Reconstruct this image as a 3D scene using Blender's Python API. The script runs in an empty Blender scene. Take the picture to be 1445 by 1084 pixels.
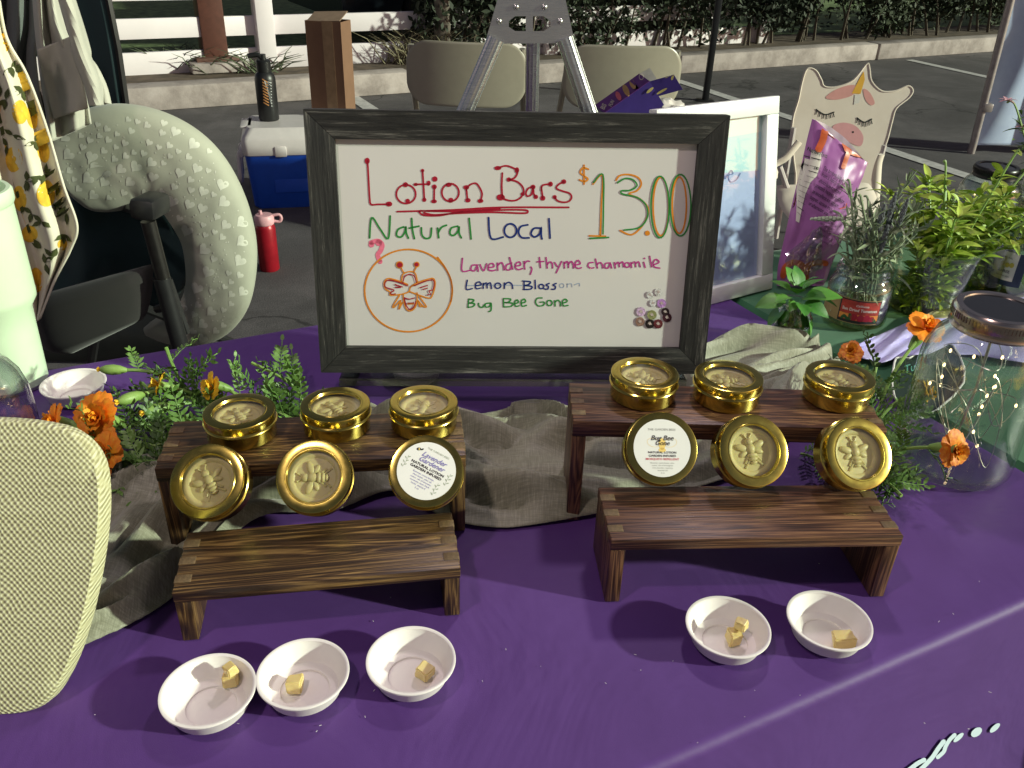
import bpy, bmesh, math, random
from mathutils import Vector, Matrix, noise
from mathutils.bvhtree import BVHTree
R_ = math.radians; PI = math.pi; TAU = 2*PI
rnd = random.Random(7)
S = bpy.context.scene; COL = S.collection
# ------------------------------------------------------------------ camera, world, lights, exposure
F = 1206.0; PIT = R_(29.43); ROLL = R_(1.976); CAM = Vector((0, 0, 1.25))
fw = Vector((0, math.cos(PIT), -math.sin(PIT))); r0 = Vector((1, 0, 0)); u0 = r0.cross(fw)
CR = math.cos(ROLL)*r0 + math.sin(ROLL)*u0; CU = -math.sin(ROLL)*r0 + math.cos(ROLL)*u0
cd = bpy.data.cameras.new('camera'); co = bpy.data.objects.new('camera', cd); COL.objects.link(co)
co.matrix_world = Matrix((( CR.x, CU.x, -fw.x, CAM.x), (CR.y, CU.y, -fw.y, CAM.y), (CR.z, CU.z, -fw.z, CAM.z), (0, 0, 0, 1)))
cd.sensor_width = 36; cd.lens = F/1445*36; cd.clip_start = .02; cd.clip_end = 300
S.camera = co
W = bpy.data.worlds.new('World'); S.world = W; W.use_nodes = True
wn = W.node_tree; bg = wn.nodes['Background']
sky = wn.nodes.new('ShaderNodeTexSky'); sky.sky_type = 'NISHITA'; sky.sun_disc = False
sky.sun_elevation = R_(19); sky.sun_rotation = R_(103)
tint = wn.nodes.new('ShaderNodeMix'); tint.data_type = 'RGBA'; tint.blend_type = 'MULTIPLY'; tint.inputs[0].default_value = 1; tint.inputs[7].default_value = (1, .74, .66, 1)
wn.links.new(sky.outputs[0], tint.inputs[6]); wn.links.new(tint.outputs[2], bg.inputs[0]); bg.inputs[1].default_value = .06
def sun_dir(az, el): return Vector((math.cos(el)*math.cos(az), math.cos(el)*math.sin(az), math.sin(el)))
sd = bpy.data.lights.new('sun', 'SUN'); sd.energy = 4.8; sd.angle = R_(2.0); sd.color = (.89, 1, .78)
so = bpy.data.objects.new('sun', sd); COL.objects.link(so)
so.rotation_euler = (-sun_dir(R_(-13), R_(19))).to_track_quat('-Z', 'Y').to_euler()
def lamp(loc, target, size, power, color):
    l = bpy.data.lights.new('booth_lamp_light', 'AREA'); l.shape = 'DISK'; l.size = size; l.energy = power; l.color = color
    o = bpy.data.objects.new('booth_lamp_light', l); COL.objects.link(o); o.location = loc
    o.rotation_euler = (Vector(target)-Vector(loc)).to_track_quat('-Z', 'Y').to_euler(); return o
LAMPS = [((-.60, -.10, 2.55), (0, 1.6, .3), .12, 11.0, (1, .80, .78)), ((.30, 1.25, 1.95), (.0, .6, .74), .12, 4.5, (1, .84, .92))]
for a in LAMPS: lamp(*a)
S.view_settings.view_transform = 'Standard'; S.view_settings.look = 'None'
S.view_settings.exposure = 0.0; S.view_settings.gamma = 1; S.view_settings.use_curve_mapping = False
# ------------------------------------------------------------------ measuring helpers (a sight line meets a real surface)
def ray(x, y): return fw*F + CR*(x-722.5) - CU*(y-542)
def P(x, y, z=.74):
    d = ray(x, y); return CAM + d*((z-CAM.z)/d.z)
def PY(x, y, Y):
    d = ray(x, y); return CAM + d*(Y/d.y)
def PN(x, y, p0, n):
    d = ray(x, y); return CAM + d*((Vector(p0)-CAM).dot(n)/d.dot(n))
T = .74
# ------------------------------------------------------------------ materials
MATS = {}
class NT:
    def __init__(s, name):
        s.m = bpy.data.materials.new(name); s.m.use_nodes = True; s.t = s.m.node_tree; s.b = s.t.nodes['Principled BSDF']
    def n(s, kind, **kw):
        o = s.t.nodes.new('ShaderNode'+kind)
        for k, v in kw.items(): setattr(o, k, v)
        return o
    def l(s, a, b): s.t.links.new(a, b)
    def coord(s, scale=(1, 1, 1), rot=(0, 0, 0), kind='Object'):
        c = s.n('TexCoord'); m = s.n('Mapping'); m.inputs['Scale'].default_value = scale; m.inputs['Rotation'].default_value = rot
        s.l(c.outputs[kind], m.inputs[0]); return m.outputs[0]
    def noise(s, vec, scale, detail=4, rough=.6, dist=0):
        o = s.n('TexNoise'); s.l(vec, o.inputs['Vector']); o.inputs['Scale'].default_value = scale
        o.inputs['Detail'].default_value = detail; o.inputs['Roughness'].default_value = rough; o.inputs['Distortion'].default_value = dist
        return o.outputs[0]
    def ramp(s, fac, stops):
        o = s.n('ValToRGB'); s.l(fac, o.inputs[0]); e = o.color_ramp.elements
        while len(e) < len(stops): e.new(.5)
        for i, (p, c) in enumerate(stops): e[i].position = p; e[i].color = (*c, 1) if len(c) == 3 else c
        return o.outputs[0]
    def bump(s, h, strength=.3, dist=.001, prev=None):
        o = s.n('Bump'); s.l(h, o.inputs['Height']); o.inputs['Strength'].default_value = strength; o.inputs['Distance'].default_value = dist
        if prev: s.l(prev, o.inputs['Normal'])
        s.l(o.outputs[0], s.b.inputs['Normal']); return o.outputs[0]
def plain(name, col, rough=.5, metal=0, var=.15, scale=30, bump=0, bscale=200, **kw):
    if name in MATS: return MATS[name]
    t = NT(name); v = t.coord(); f = t.noise(v, scale)
    a = tuple(c*(1-var) for c in col); b = tuple(min(1, c*(1+var)) for c in col)
    t.l(t.ramp(f, [(.3, a), (.7, b)]), t.b.inputs['Base Color']); t.b.inputs['Roughness'].default_value = rough; t.b.inputs['Metallic'].default_value = metal
    for k, x in kw.items(): t.b.inputs[k.replace('_', ' ')].default_value = x
    if bump: t.bump(t.noise(v, bscale, 3), bump, .001)
    MATS[name] = t.m; return t.m
def wood(name, dark, mid, light, wave=10, seed=0):
    t = NT(name)
    v = t.coord((2.4, 58, 58)); c = t.n('TexCoord')
    info = t.n('ObjectInfo'); add = t.n('VectorMath', operation='ADD'); t.l(v, add.inputs[0]); t.l(info.outputs['Random'], add.inputs[1])
    sc = t.n('VectorMath', operation='SCALE'); cb = t.n('CombineXYZ'); t.l(info.outputs['Random'], cb.inputs[0]); t.l(info.outputs['Random'], cb.inputs[2])
    t.l(cb.outputs[0], sc.inputs[0]); sc.inputs['Scale'].default_value = 37; t.l(sc.outputs[0], add.inputs[1])
    big = t.noise(add.outputs[0], .50, 4, .55, 1.1)
    mm = t.n('Math', operation='MULTIPLY'); t.l(big, mm.inputs[0]); mm.inputs[1].default_value = wave*1.6
    fr = t.n('Math', operation='SINE'); m2 = t.n('Math', operation='MULTIPLY'); t.l(mm.outputs[0], m2.inputs[0]); m2.inputs[1].default_value = 6.28; t.l(m2.outputs[0], fr.inputs[0])
    fine = t.noise(add.outputs[0], 4.5, 5, .7)
    s2 = t.n('Math', operation='MULTIPLY_ADD'); t.l(fr.outputs[0], s2.inputs[0]); s2.inputs[1].default_value = .15; t.l(fine, s2.inputs[2])
    t.l(t.ramp(s2.outputs[0], [(.32, dark), (.54, mid), (.69, tuple(a*.65+b*.35 for a, b in zip(mid, light))), (.84, light)]), t.b.inputs['Base Color'])
    t.b.inputs['Roughness'].default_value = .40
    t.bump(s2.outputs[0], .4, .0007); MATS[name] = t.m; return t.m
M_wood = wood('stained_pine', (.022, .011, .005), (.070, .036, .014), (.34, .205, .07))
M_wood2 = wood('stained_pine_red', (.030, .012, .007), (.100, .044, .024), (.30, .155, .07))
M_end = plain('pine_end_grain', (.13, .085, .04), .6, var=.4, scale=300, bump=.3, bscale=900)
def gold(name, col, rough):
    t = NT(name); v = t.coord((1, 1, 40)); f = t.noise(v, 60, 3)
    t.b.inputs['Base Color'].default_value = (*col, 1); t.b.inputs['Metallic'].default_value = 1
    t.l(t.ramp(f, [(.3, (rough*.8,)*3), (.7, (rough*1.25,)*3)]), t.b.inputs['Roughness']); t.bump(f, .05, .0003)
    MATS[name] = t.m; return t.m
M_gold = gold('brushed_gold_tin', (.60, .47, .11), .19)
def thin_glass(name, tint=(.96, .98, .97), gloss=.06, rough=.02, streak=True, edge=.85):
    t = NT(name); t.t.nodes.remove(t.b); out = t.t.nodes['Material Output']
    tr = t.n('BsdfTransparent'); tr.inputs[0].default_value = (*tint, 1); gl = t.n('BsdfGlossy'); gl.inputs['Roughness'].default_value = rough
    mx = t.n('MixShader'); lw = t.n('LayerWeight'); lw.inputs[0].default_value = .5; pw = t.n('Math', operation='POWER'); t.l(lw.outputs['Facing'], pw.inputs[0]); pw.inputs[1].default_value = 2.8
    mr = t.n('MapRange'); t.l(pw.outputs[0], mr.inputs[0]); mr.inputs[3].default_value = gloss; mr.inputs[4].default_value = edge
    if streak:
        bm = t.n('Bump'); bm.inputs['Strength'].default_value = .25; bm.inputs['Distance'].default_value = .002
        t.l(t.noise(t.coord(), 45, 2), bm.inputs['Height']); t.l(bm.outputs[0], gl.inputs['Normal'])
    t.l(mr.outputs[0], mx.inputs[0]); t.l(tr.outputs[0], mx.inputs[1]); t.l(gl.outputs[0], mx.inputs[2]); t.l(mx.outputs[0], out.inputs[0])
    MATS[name] = t.m; return t.m
M_glass = thin_glass('clear_glass', gloss=.10, edge=.95); M_window = thin_glass('lid_window', (.86, .85, .80), .09, .10, False)
M_water = thin_glass('herb_water', (.86, .84, .50), .03, .05, False, .4)
M_plasticcup = thin_glass('clear_plastic', (.95, .97, .92), .035, .10, False, .45)
def cloth(name, col, col2, rough=.6, weave=900, wr=.25, wscale=6, sheen=.2, wd=.004, spec=.5):
    t = NT(name); v = t.coord()
    f = t.noise(v, 9, 5, .65); t.l(t.ramp(f, [(.3, col), (.72, col2)]), t.b.inputs['Base Color']); t.b.inputs['Roughness'].default_value = rough
    t.b.inputs['Sheen Weight'].default_value = sheen; t.b.inputs['Specular IOR Level'].default_value = spec
    b = t.bump(t.noise(v, weave, 2), .18, .0006); t.bump(t.noise(v, wscale, 4, .55, .8), wr, wd, b)
    MATS[name] = t.m; return t.m
M_purple = cloth('purple_polyester', (.084, .031, .178), (.100, .040, .212), .56, 1400, .55, 6, .03, .007, .30)
M_greencloth = cloth('green_tablecloth', (.018, .115, .045), (.026, .15, .06), .6, 1200, .35, 5)
def runner_mat():
    t = NT('grey_gauze_cloth'); v = t.coord((1, 14, 1)); v2 = t.coord((14, 1, 1))
    a = t.noise(v, 60, 4, .75); b = t.noise(v2, 60, 3, .7)
    s = t.n('Math', operation='ADD'); t.l(a, s.inputs[0]); t.l(b, s.inputs[1]); h = t.n('Math', operation='MULTIPLY'); t.l(s.outputs[0], h.inputs[0]); h.inputs[1].default_value = .5
    t.l(t.ramp(h.outputs[0], [(.33, (.15, .15, .10)), (.5, (.235, .235, .165)), (.68, (.38, .385, .29))]), t.b.inputs['Base Color'])
    t.b.inputs['Roughness'].default_value = .55; t.b.inputs['Sheen Weight'].default_value = .3; t.bump(h.outputs[0], .28, .0010); return t.m
M_runner = runner_mat()
def burlap_mat():
    t = NT('burlap_weave'); c = t.n('TexCoord'); sep = t.n('SeparateXYZ'); t.l(c.outputs['Object'], sep.inputs[0])
    nz = t.n('TexNoise'); nz.inputs['Scale'].default_value = 60; t.l(c.outputs['Object'], nz.inputs['Vector'])
    def wave(out, k, ph):
        a = t.n('Math', operation='MULTIPLY_ADD'); t.l(out, a.inputs[0]); a.inputs[1].default_value = k; nm = t.n('Math', operation='MULTIPLY'); nm.inputs[1].default_value = 4.6; t.l(nz.outputs[0], nm.inputs[0]); t.l(nm.outputs[0], a.inputs[2])
        b = t.n('Math', operation='SINE'); t.l(a.outputs[0], b.inputs[0]); return b.outputs[0]
    k = TAU/.0042
    p = t.n('Math', operation='MULTIPLY'); t.l(wave(sep.outputs[0], k, 0), p.inputs[0]); t.l(wave(sep.outputs[2], k*1.05, 0), p.inputs[1])
    q = t.n('Math', operation='MULTIPLY_ADD'); t.l(p.outputs[0], q.inputs[0]); q.inputs[1].default_value = .28; q.inputs[2].default_value = .45
    n2 = t.noise(t.coord((12, 12, 420)), 1.5, 5, .8); q2 = t.n('Math', operation='MULTIPLY_ADD'); t.l(n2, q2.inputs[0]); q2.inputs[1].default_value = .5; t.l(q.outputs[0], q2.inputs[2])
    t.l(t.ramp(q2.outputs[0], [(.30, (.15, .14, .07)), (.60, (.42, .40, .22)), (.92, (.66, .66, .44))]), t.b.inputs['Base Color'])
    t.b.inputs['Roughness'].default_value = .9; t.bump(p.outputs[0], .5, .0008); return t.m
M_burlap = burlap_mat()
def asphalt():
    t = NT('asphalt'); v = t.coord()
    f = t.noise(v, 1.3, 7, .72, .6); g = t.noise(v, 160, 3, .8); mx = t.n('Math', operation='MULTIPLY_ADD'); t.l(g, mx.inputs[0]); mx.inputs[1].default_value = .55; t.l(f, mx.inputs[2])
    t.l(t.ramp(mx.outputs[0], [(.45, (.042, .037, .040)), (.75, (.088, .078, .084)), (1, (.17, .15, .16))]), t.b.inputs['Base Color'])
    col = t.b.inputs['Base Color'].links[0].from_socket; vo = t.n('TexVoronoi'); vo.feature = 'DISTANCE_TO_EDGE'; vo.inputs['Scale'].default_value = .55
    wv = t.n('VectorMath', operation='MULTIPLY_ADD'); nz = t.n('TexNoise'); nz.inputs['Scale'].default_value = 1.7; nz.inputs['Detail'].default_value = 6; t.l(v, nz.inputs['Vector']); t.l(nz.outputs[1], wv.inputs[0]); wv.inputs[1].default_value = (.9, .9, .9); t.l(v, wv.inputs[2]); t.l(wv.outputs[0], vo.inputs['Vector'])
    mk = t.ramp(vo.outputs['Distance'], [(.002, (.35, .35, .35)), (.007, (1, 1, 1))]); mm = t.n('Mix', data_type='RGBA', blend_type='MULTIPLY'); mm.inputs[0].default_value = 1; t.l(col, mm.inputs[6]); t.l(mk, mm.inputs[7]); t.l(mm.outputs[2], t.b.inputs['Base Color'])
    t.b.inputs['Roughness'].default_value = .85; t.bump(g, .6, .004); return t.m
M_asphalt = asphalt()
def concrete():
    t = NT('kerb_concrete'); v = t.coord(); f = t.noise(v, 5, 6, .7)
    t.l(t.ramp(f, [(.3, (.22, .18, .17)), (.55, (.42, .355, .34)), (.75, (.52, .45, .44))]), t.b.inputs['Base Color']); t.b.inputs['Roughness'].default_value = .9
    t.bump(t.noise(v, 90, 4), .4, .003); return t.m
M_conc = concrete()
M_grass = plain('night_grass', (.16, .22, .085), .9, var=.5, scale=14, bump=.6, bscale=70)
M_soil = plain('planting_soil', (.10, .07, .05), .95, var=.5, scale=9, bump=.8, bscale=40)
M_line = plain('road_paint', (.55, .52, .52), .8, var=.22, scale=25)
M_white = plain('white_vinyl', (.80, .72, .76), .45, var=.05, scale=3)
M_board = plain('whiteboard_enamel', (.72, .70, .68), .10, var=.03, scale=5)
def frame_mat():
    t = NT('charcoal_grained_wood'); v = t.coord((3, 60, 60)); f = t.noise(v, 3.2, 6, .8, .3)
    t.l(t.ramp(f, [(.40, (.008, .008, .008)), (.56, (.030, .029, .027)), (.70, (.20, .19, .17))]), t.b.inputs['Base Color']); t.b.inputs['Roughness'].default_value = .6
    t.bump(f, .5, .001); return t.m
M_frame = frame_mat()
M_alu = gold('brushed_aluminium', (.62, .62, .60), .3)
M_cup = plain('white_paper_cup', (.84, .80, .77), .55, var=.03, scale=20, bump=.12, bscale=150)
def wax(name, col):
    t = NT(name); v = t.coord(); t.l(t.ramp(t.noise(v, 90, 4), [(.3, tuple(c*.85 for c in col)), (.7, col)]), t.b.inputs['Base Color']); t.b.inputs['Roughness'].default_value = .42
    t.b.inputs['Subsurface Weight'].default_value = .35; t.b.inputs['Transmission Weight'].default_value = .15 if 'amber' in name else 0; t.b.inputs['Subsurface Radius'].default_value = (.004, .003, .001); t.b.inputs['Subsurface Scale'].default_value = .6
    t.bump(t.noise(v, 500, 3), .2, .0004); return t.m
M_wax = wax('beeswax_lotion', (.82, .74, .36)); M_wax2 = wax('amber_lotion_sample', (.90, .72, .30))
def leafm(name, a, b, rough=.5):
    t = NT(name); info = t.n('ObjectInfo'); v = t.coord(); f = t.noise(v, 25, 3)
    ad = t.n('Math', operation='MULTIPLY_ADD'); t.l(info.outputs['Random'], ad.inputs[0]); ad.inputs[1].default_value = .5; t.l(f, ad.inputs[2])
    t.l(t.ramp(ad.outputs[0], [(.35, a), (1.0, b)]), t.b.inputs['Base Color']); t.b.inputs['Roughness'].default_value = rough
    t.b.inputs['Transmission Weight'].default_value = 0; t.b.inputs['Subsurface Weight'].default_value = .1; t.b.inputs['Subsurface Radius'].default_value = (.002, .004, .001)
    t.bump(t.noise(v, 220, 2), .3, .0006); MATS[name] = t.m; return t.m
M_mint = leafm('bright_herb_leaf', (.17, .30, .03), (.50, .62, .09)); M_sage = leafm('grey_sage_leaf', (.10, .15, .075), (.30, .36, .22), .8)
M_basil = leafm('basil_leaf', (.035, .16, .02), (.12, .32, .04), .5); M_mleaf = leafm('marigold_leaf', (.030, .075, .016), (.14, .27, .05))
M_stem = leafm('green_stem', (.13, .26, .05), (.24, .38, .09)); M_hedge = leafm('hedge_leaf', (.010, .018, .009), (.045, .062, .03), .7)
M_bark = plain('grey_bark', (.20, .17, .14), .9, var=.4, scale=30, bump=.8, bscale=60)
def petal(name, a, b, c):
    t = NT(name); v = t.coord(); f = t.noise(v, 120, 4, .7); t.l(t.ramp(f, [(.3, a), (.5, b), (.72, c)]), t.b.inputs['Base Color']); t.b.inputs['Roughness'].default_value = .6
    t.b.inputs['Subsurface Weight'].default_value = .15; t.b.inputs['Subsurface Radius'].default_value = (.004, .002, .001); return t.m
M_pet = petal('orange_petal', (.55, .10, .003), (.88, .26, .008), (.92, .44, .02)); M_petr = petal('rust_petal', (.34, .04, .003), (.66, .17, .006), (.88, .46, .03))
M_pety = petal('yellow_petal', (.55, .20, .01), (.82, .48, .02), (.85, .62, .05))
def C(name, col, rough=.5, **k): return plain(name, col, rough, **k)
M_blk = C('black_plastic', (.014, .014, .015), .4); M_ink = C('black_ink', (.02, .02, .02), .6, var=0)
def emis(name, col, st):
    t = NT(name); t.b.inputs['Base Color'].default_value = (*col, 1); t.b.inputs['Emission Color'].default_value = (*col, 1); t.b.inputs['Emission Strength'].default_value = st; return t.m
M_led = emis('fairy_light_bulb', (1, .72, .36), 4)
# ------------------------------------------------------------------ objects
def tag(o, label=None, cat=None, group=None, kind=None):
    if label: o['label'] = label
    if cat: o['category'] = cat
    if group: o['group'] = group
    if kind: o['kind'] = kind
    return o
def thing(name, label, cat, loc=(0, 0, 0), rz=0, group=None, rot=None):
    o = bpy.data.objects.new(name, None); COL.objects.link(o); o.location = loc; o.rotation_euler = rot or (0, 0, rz); o.empty_display_size = .02
    return tag(o, label, cat, group)
def link(name, mesh, parent=None, mw=None):
    o = bpy.data.objects.new(name, mesh); COL.objects.link(o)
    if parent: o.parent = parent
    if mw is not None: o.matrix_basis = mw
    return o
def copy_tree(o, parent=None):
    c = o.copy(); COL.objects.link(c); c.parent = parent
    for ch in [x for x in KIDS(o)]: copy_tree(ch, c)
    return c
def KIDS(o): return [x for x in bpy.data.objects if x.parent == o]
class MB:
    def __init__(s): s.v = []; s.f = []; s.sm = []
    def add(s, vs, fs, smooth=True):
        o = len(s.v); s.v += [Vector(v) for v in vs]; s.f += [tuple(i+o for i in f) for f in fs]; s.sm += [smooth]*len(fs); return s
    def box(s, c, d, rot=None, taper=None, bev=0):
        bm = bmesh.new(); bmesh.ops.create_cube(bm, size=1)
        for v in bm.verts: v.co = Vector((v.co.x*d[0], v.co.y*d[1], v.co.z*d[2]))
        if bev: bmesh.ops.bevel(bm, geom=bm.edges[:]+bm.verts[:], offset=bev, segments=2, affect='EDGES', profile=.5)
        M = (rot.to_4x4() if rot else Matrix.Identity(4)); bm.verts.index_update()
        s.add([M @ v.co + Vector(c) for v in bm.verts], [[v.index for v in f.verts] for f in bm.faces], False); bm.free(); return s
    def tube(s, pts, rad, n=8, cap=True, flat=1):
        pts = [Vector(p) for p in pts]; m = len(pts); rad = rad if isinstance(rad, (list, tuple)) else [rad]*m
        vs = []; up = None
        for i, p in enumerate(pts):
            t = (pts[min(i+1, m-1)]-pts[max(i-1, 0)]).normalized()
            if up is None: up = t.orthogonal().normalized()
            up = (up - t*up.dot(t)); up = up.normalized() if up.length > 1e-6 else t.orthogonal().normalized()
            w = t.cross(up)
            for k in range(n): a = TAU*k/n; vs.append(p+(up*math.cos(a)+w*math.sin(a)*flat)*rad[i])
        fs = [(i*n+k, i*n+(k+1) % n, (i+1)*n+(k+1) % n, (i+1)*n+k) for i in range(m-1) for k in range(n)]
        if cap: fs += [tuple(range(n))[::-1], tuple((m-1)*n+k for k in range(n))]
        return s.add(vs, fs)
    def lathe(s, prof, n=48, M=None, cap=False):
        M = M or Matrix.Identity(4); vs = [M @ Vector((r*math.cos(TAU*k/n), r*math.sin(TAU*k/n), z)) for r, z in prof for k in range(n)]; m = len(prof)
        fs = [(i*n+k, i*n+(k+1) % n, (i+1)*n+(k+1) % n, (i+1)*n+k) for i in range(m-1) for k in range(n)]
        if cap: fs += [tuple(range(n))[::-1], tuple((m-1)*n+k for k in range(n))]
        return s.add(vs, fs)
    def prism(s, poly, n, th):     # poly: list of 3D pts in a plane, extruded by n*th
        n = Vector(n).normalized()*th; poly = [Vector(p) for p in poly]; m = len(poly)
        return s.add(poly+[p+n for p in poly], [tuple(range(m)), tuple(range(2*m-1, m-1, -1))]+[(i, i+m, (i+1) % m+m, (i+1) % m) for i in range(m)], False)
    def grid(s, fn, nu, nv, closed=False):
        vs = [fn(i/nu, j/nv) for j in range(nv+1) for i in range(nu+1)]
        return s.add(vs, [(j*(nu+1)+i, j*(nu+1)+i+1, (j+1)*(nu+1)+i+1, (j+1)*(nu+1)+i) for j in range(nv) for i in range(nu)])
    def ball(s, c, r, n=10, sc=(1, 1, 1), M=None):
        M = M or Matrix.Identity(4); vs = []; 
        for i in range(n+1):
            th = PI*i/n
            for k in range(n*2): ph = PI*k/n; vs.append(Vector(c)+M @ Vector((r*sc[0]*math.sin(th)*math.cos(ph), r*sc[1]*math.sin(th)*math.sin(ph), r*sc[2]*math.cos(th))))
        w = 2*n; return s.add(vs, [(i*w+k, (i+1)*w+k, (i+1)*w+(k+1) % w, i*w+(k+1) % w) for i in range(n) for k in range(w)])
    def mesh(s, name, mat, weld=True, norm=True):
        sharp = weld and norm
        me = bpy.data.meshes.new(name); me.from_pydata([tuple(v) for v in s.v], [], s.f); me.polygons.foreach_set('use_smooth', s.sm)
        if weld or norm:
            bm = bmesh.new(); bm.from_mesh(me)
            if weld: bmesh.ops.remove_doubles(bm, verts=bm.verts, dist=1e-6)
            if norm: bmesh.ops.recalc_face_normals(bm, faces=bm.faces)
            bm.to_mesh(me); bm.free()
        if sharp: me.set_sharp_from_angle(angle=R_(38))
        if mat: me.materials.append(mat)
        return me
    def build(s, name, mat, parent=None, mw=None, weld=True, norm=True):
        return link(name, s.mesh(name, mat, weld, norm), parent, mw)
def rotm(v, up=Vector((0, 0, 1))):     # matrix whose z points along v
    return Vector(v).to_track_quat('Z', 'Y').to_matrix().to_4x4()
def solid(o, th, off=-1):
    m = o.modifiers.new('thickness', 'SOLIDIFY'); m.thickness = th; m.offset = off; return o
def spline(pts, k=6, closed=False):
    pts = [Vector(p) for p in pts]; n = len(pts); out = []
    if n < 3 and not closed: return pts
    for i in range(n if closed else n-1):
        a = pts[(i-1) % n] if (closed or i > 0) else pts[0]; b = pts[i]; c = pts[(i+1) % n]; d = pts[(i+2) % n] if (closed or i+2 < n) else pts[-1]
        for j in range(k):
            t = j/k; out.append(.5*((2*b)+(c-a)*t+(2*a-5*b+4*c-d)*t*t+(3*b-a-3*c+d)*t**3))
    if not closed: out.append(pts[-1])
    return out
def ribbon2d(pts, w, closed=False):     # 2D stroke -> list of 2D polys (quads + round ends)
    P2 = [Vector((p[0], p[1])) for p in pts]; n = len(P2); L = []; Rr = []
    for i, p in enumerate(P2):
        a = P2[(i-1) % n] if closed or i > 0 else p; b = P2[(i+1) % n] if closed or i < n-1 else p
        t = (b-a); t = t.normalized() if t.length > 1e-9 else Vector((1, 0)); nn = Vector((-t.y, t.x))*w/2
        L.append(p+nn); Rr.append(p-nn)
    polys = [[L[i], L[(i+1) % n], Rr[(i+1) % n], Rr[i]] for i in range(n if closed else n-1)]
    if not closed:
        for q in (P2[0], P2[-1]): polys.append(disc2d(q, w/2, 8))
    return polys
def disc2d(c, r, n=14, ry=None, rot=0):
    ry = ry or r; c = Vector((c[0], c[1])); return [c+Vector((r*math.cos(TAU*k/n)*math.cos(rot)-ry*math.sin(TAU*k/n)*math.sin(rot), r*math.cos(TAU*k/n)*math.sin(rot)+ry*math.sin(TAU*k/n)*math.cos(rot))) for k in range(n)]
def polys_to(name, polys, mp, mat, parent=None):     # flat print: 2D polygons mapped onto a surface by mp
    mb = MB()
    ns = []
    for i, p in enumerate(polys):
        vs = []
        nn = []
        for q in p:
            vs.append(mp(q))
            if hasattr(mp, 'n'): nn.append(mp.n)
        if nn:
            ar = Vector((0, 0, 0))
            for i2 in range(1, len(vs)-1): ar += (vs[i2]-vs[0]).cross(vs[i2+1]-vs[0])
            if ar.dot(sum(nn, Vector())) < 0: vs.reverse(); nn.reverse()
            ns += nn
        mb.add(vs, [tuple(range(len(p)))], True)
    o = mb.build(name, mat, parent, weld=False, norm=False)
    if ns:
        o.data.normals_split_custom_set_from_vertices([tuple(x) for x in ns])
        if parent: o.matrix_parent_inverse = parent.matrix_world.inverted()
    return o
_tc = {}
def text2d(s, size=1, align='CENTER', shear=0, bold=0, sx=1):
    key = (s, align, shear, bold)
    if key not in _tc:
        c = bpy.data.curves.new('t', 'FONT'); c.body = s; c.align_x = align; c.shear = shear; c.offset = bold; c.resolution_u = 2
        o = bpy.data.objects.new('t', c); me = bpy.data.meshes.new_from_object(o)
        _tc[key] = ([Vector((v.co.x, v.co.y)) for v in me.vertices], [tuple(p.vertices) for p in me.polygons])
        bpy.data.objects.remove(o); bpy.data.curves.remove(c); bpy.data.meshes.remove(me)
    v, f = _tc[key]; return [[Vector((v[i].x*size*sx, v[i].y*size)) for i in p] for p in f]
def shift(polys, dx, dy, rot=0):
    c, s_ = math.cos(rot), math.sin(rot); return [[Vector((p.x*c-p.y*s_+dx, p.x*s_+p.y*c+dy)) for p in q] for q in polys]
def bvh_of(objs):
    vs = []; fs = []
    bpy.context.view_layer.update()
    for o in objs:
        k = len(vs); vs += [o.matrix_world @ v.co for v in o.data.vertices]; fs += [tuple(i+k for i in p.vertices) for p in o.data.polygons]
    return BVHTree.FromPolygons(vs, fs)
def onto(bvh, lift=.0008):
    def mp(q):
        d = ray(q[0], q[1]).normalized(); h = bvh.ray_cast(CAM, d)
        if h[0] is None: h = bvh.find_nearest(CAM+d*2)
        n = h[1] if h[1].dot(d) < 0 else -h[1]
        mp.n = n
        return h[0]+n*lift-d*lift
    return mp
# ================================================================== SETTING
mb = MB(); mb.grid(lambda u, v: Vector((-60+120*u, -20+160*v, 0)), 4, 4); tag(mb.build('asphalt_ground', M_asphalt), kind='structure')
KD = Vector((math.cos(R_(29.5)), math.sin(R_(29.5)), 0)); KN = Vector((-KD.y, KD.x, 0)); K0 = P(560, 133, 0)
def kp(t, n=0, z=0): return K0+KD*t+KN*n+Vector((0, 0, z))
Kang = Matrix.Rotation(R_(29.5), 4, 'Z')
kerb = tag(bpy.data.objects.new('kerb', None), kind='structure'); COL.objects.link(kerb)
for i in range(9):
    a = -7.2+i*2.45; mb = MB(); mb.box((1.215, .09, .075), (2.42, .18, .15), bev=.012)
    o = mb.build('kerb_stone', M_conc, kerb, Matrix.Translation(kp(a, 0, 0)) @ Kang)
mb = MB(); mb.add([kp(-9, .18, .125), kp(15, .18, .125), kp(15, .95, .125), kp(-9, .95, .125)], [(0, 1, 2, 3)], False); mb.build('planting_strip', M_soil)['kind'] = 'structure'
mb = MB(); mb.grid(lambda u, v: kp(-30+80*u, .95+60*v, .12+.01*math.sin(u*40)), 8, 8); mb.build('grass', M_grass)['kind'] = 'structure'
def strip(a, b, w, name='parking_line'):
    a = Vector(a); b = Vector(b); d = (b-a).normalized(); n = Vector((-d.y, d.x, 0))*w/2; z = Vector((0, 0, .004)); mb = MB()
    mb.add([a-n+z, b-n+z, b+n+z, a+n+z], [(0, 1, 2, 3)], False); tag(mb.build(name, M_line), kind='structure')
strip(P(955, 114, 0), P(1325, 236, 0)+(P(1325, 236, 0)-P(955, 114, 0))*.7, .10)
strip(P(1283, 85, 0), P(1392, 109, 0)+(P(1392, 109, 0)-P(1283, 85, 0))*3, .10)
strip(P(495, 136, 0), P(530, 159, 0)+(P(530, 159, 0)-P(495, 136, 0))*4, .10)
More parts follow.
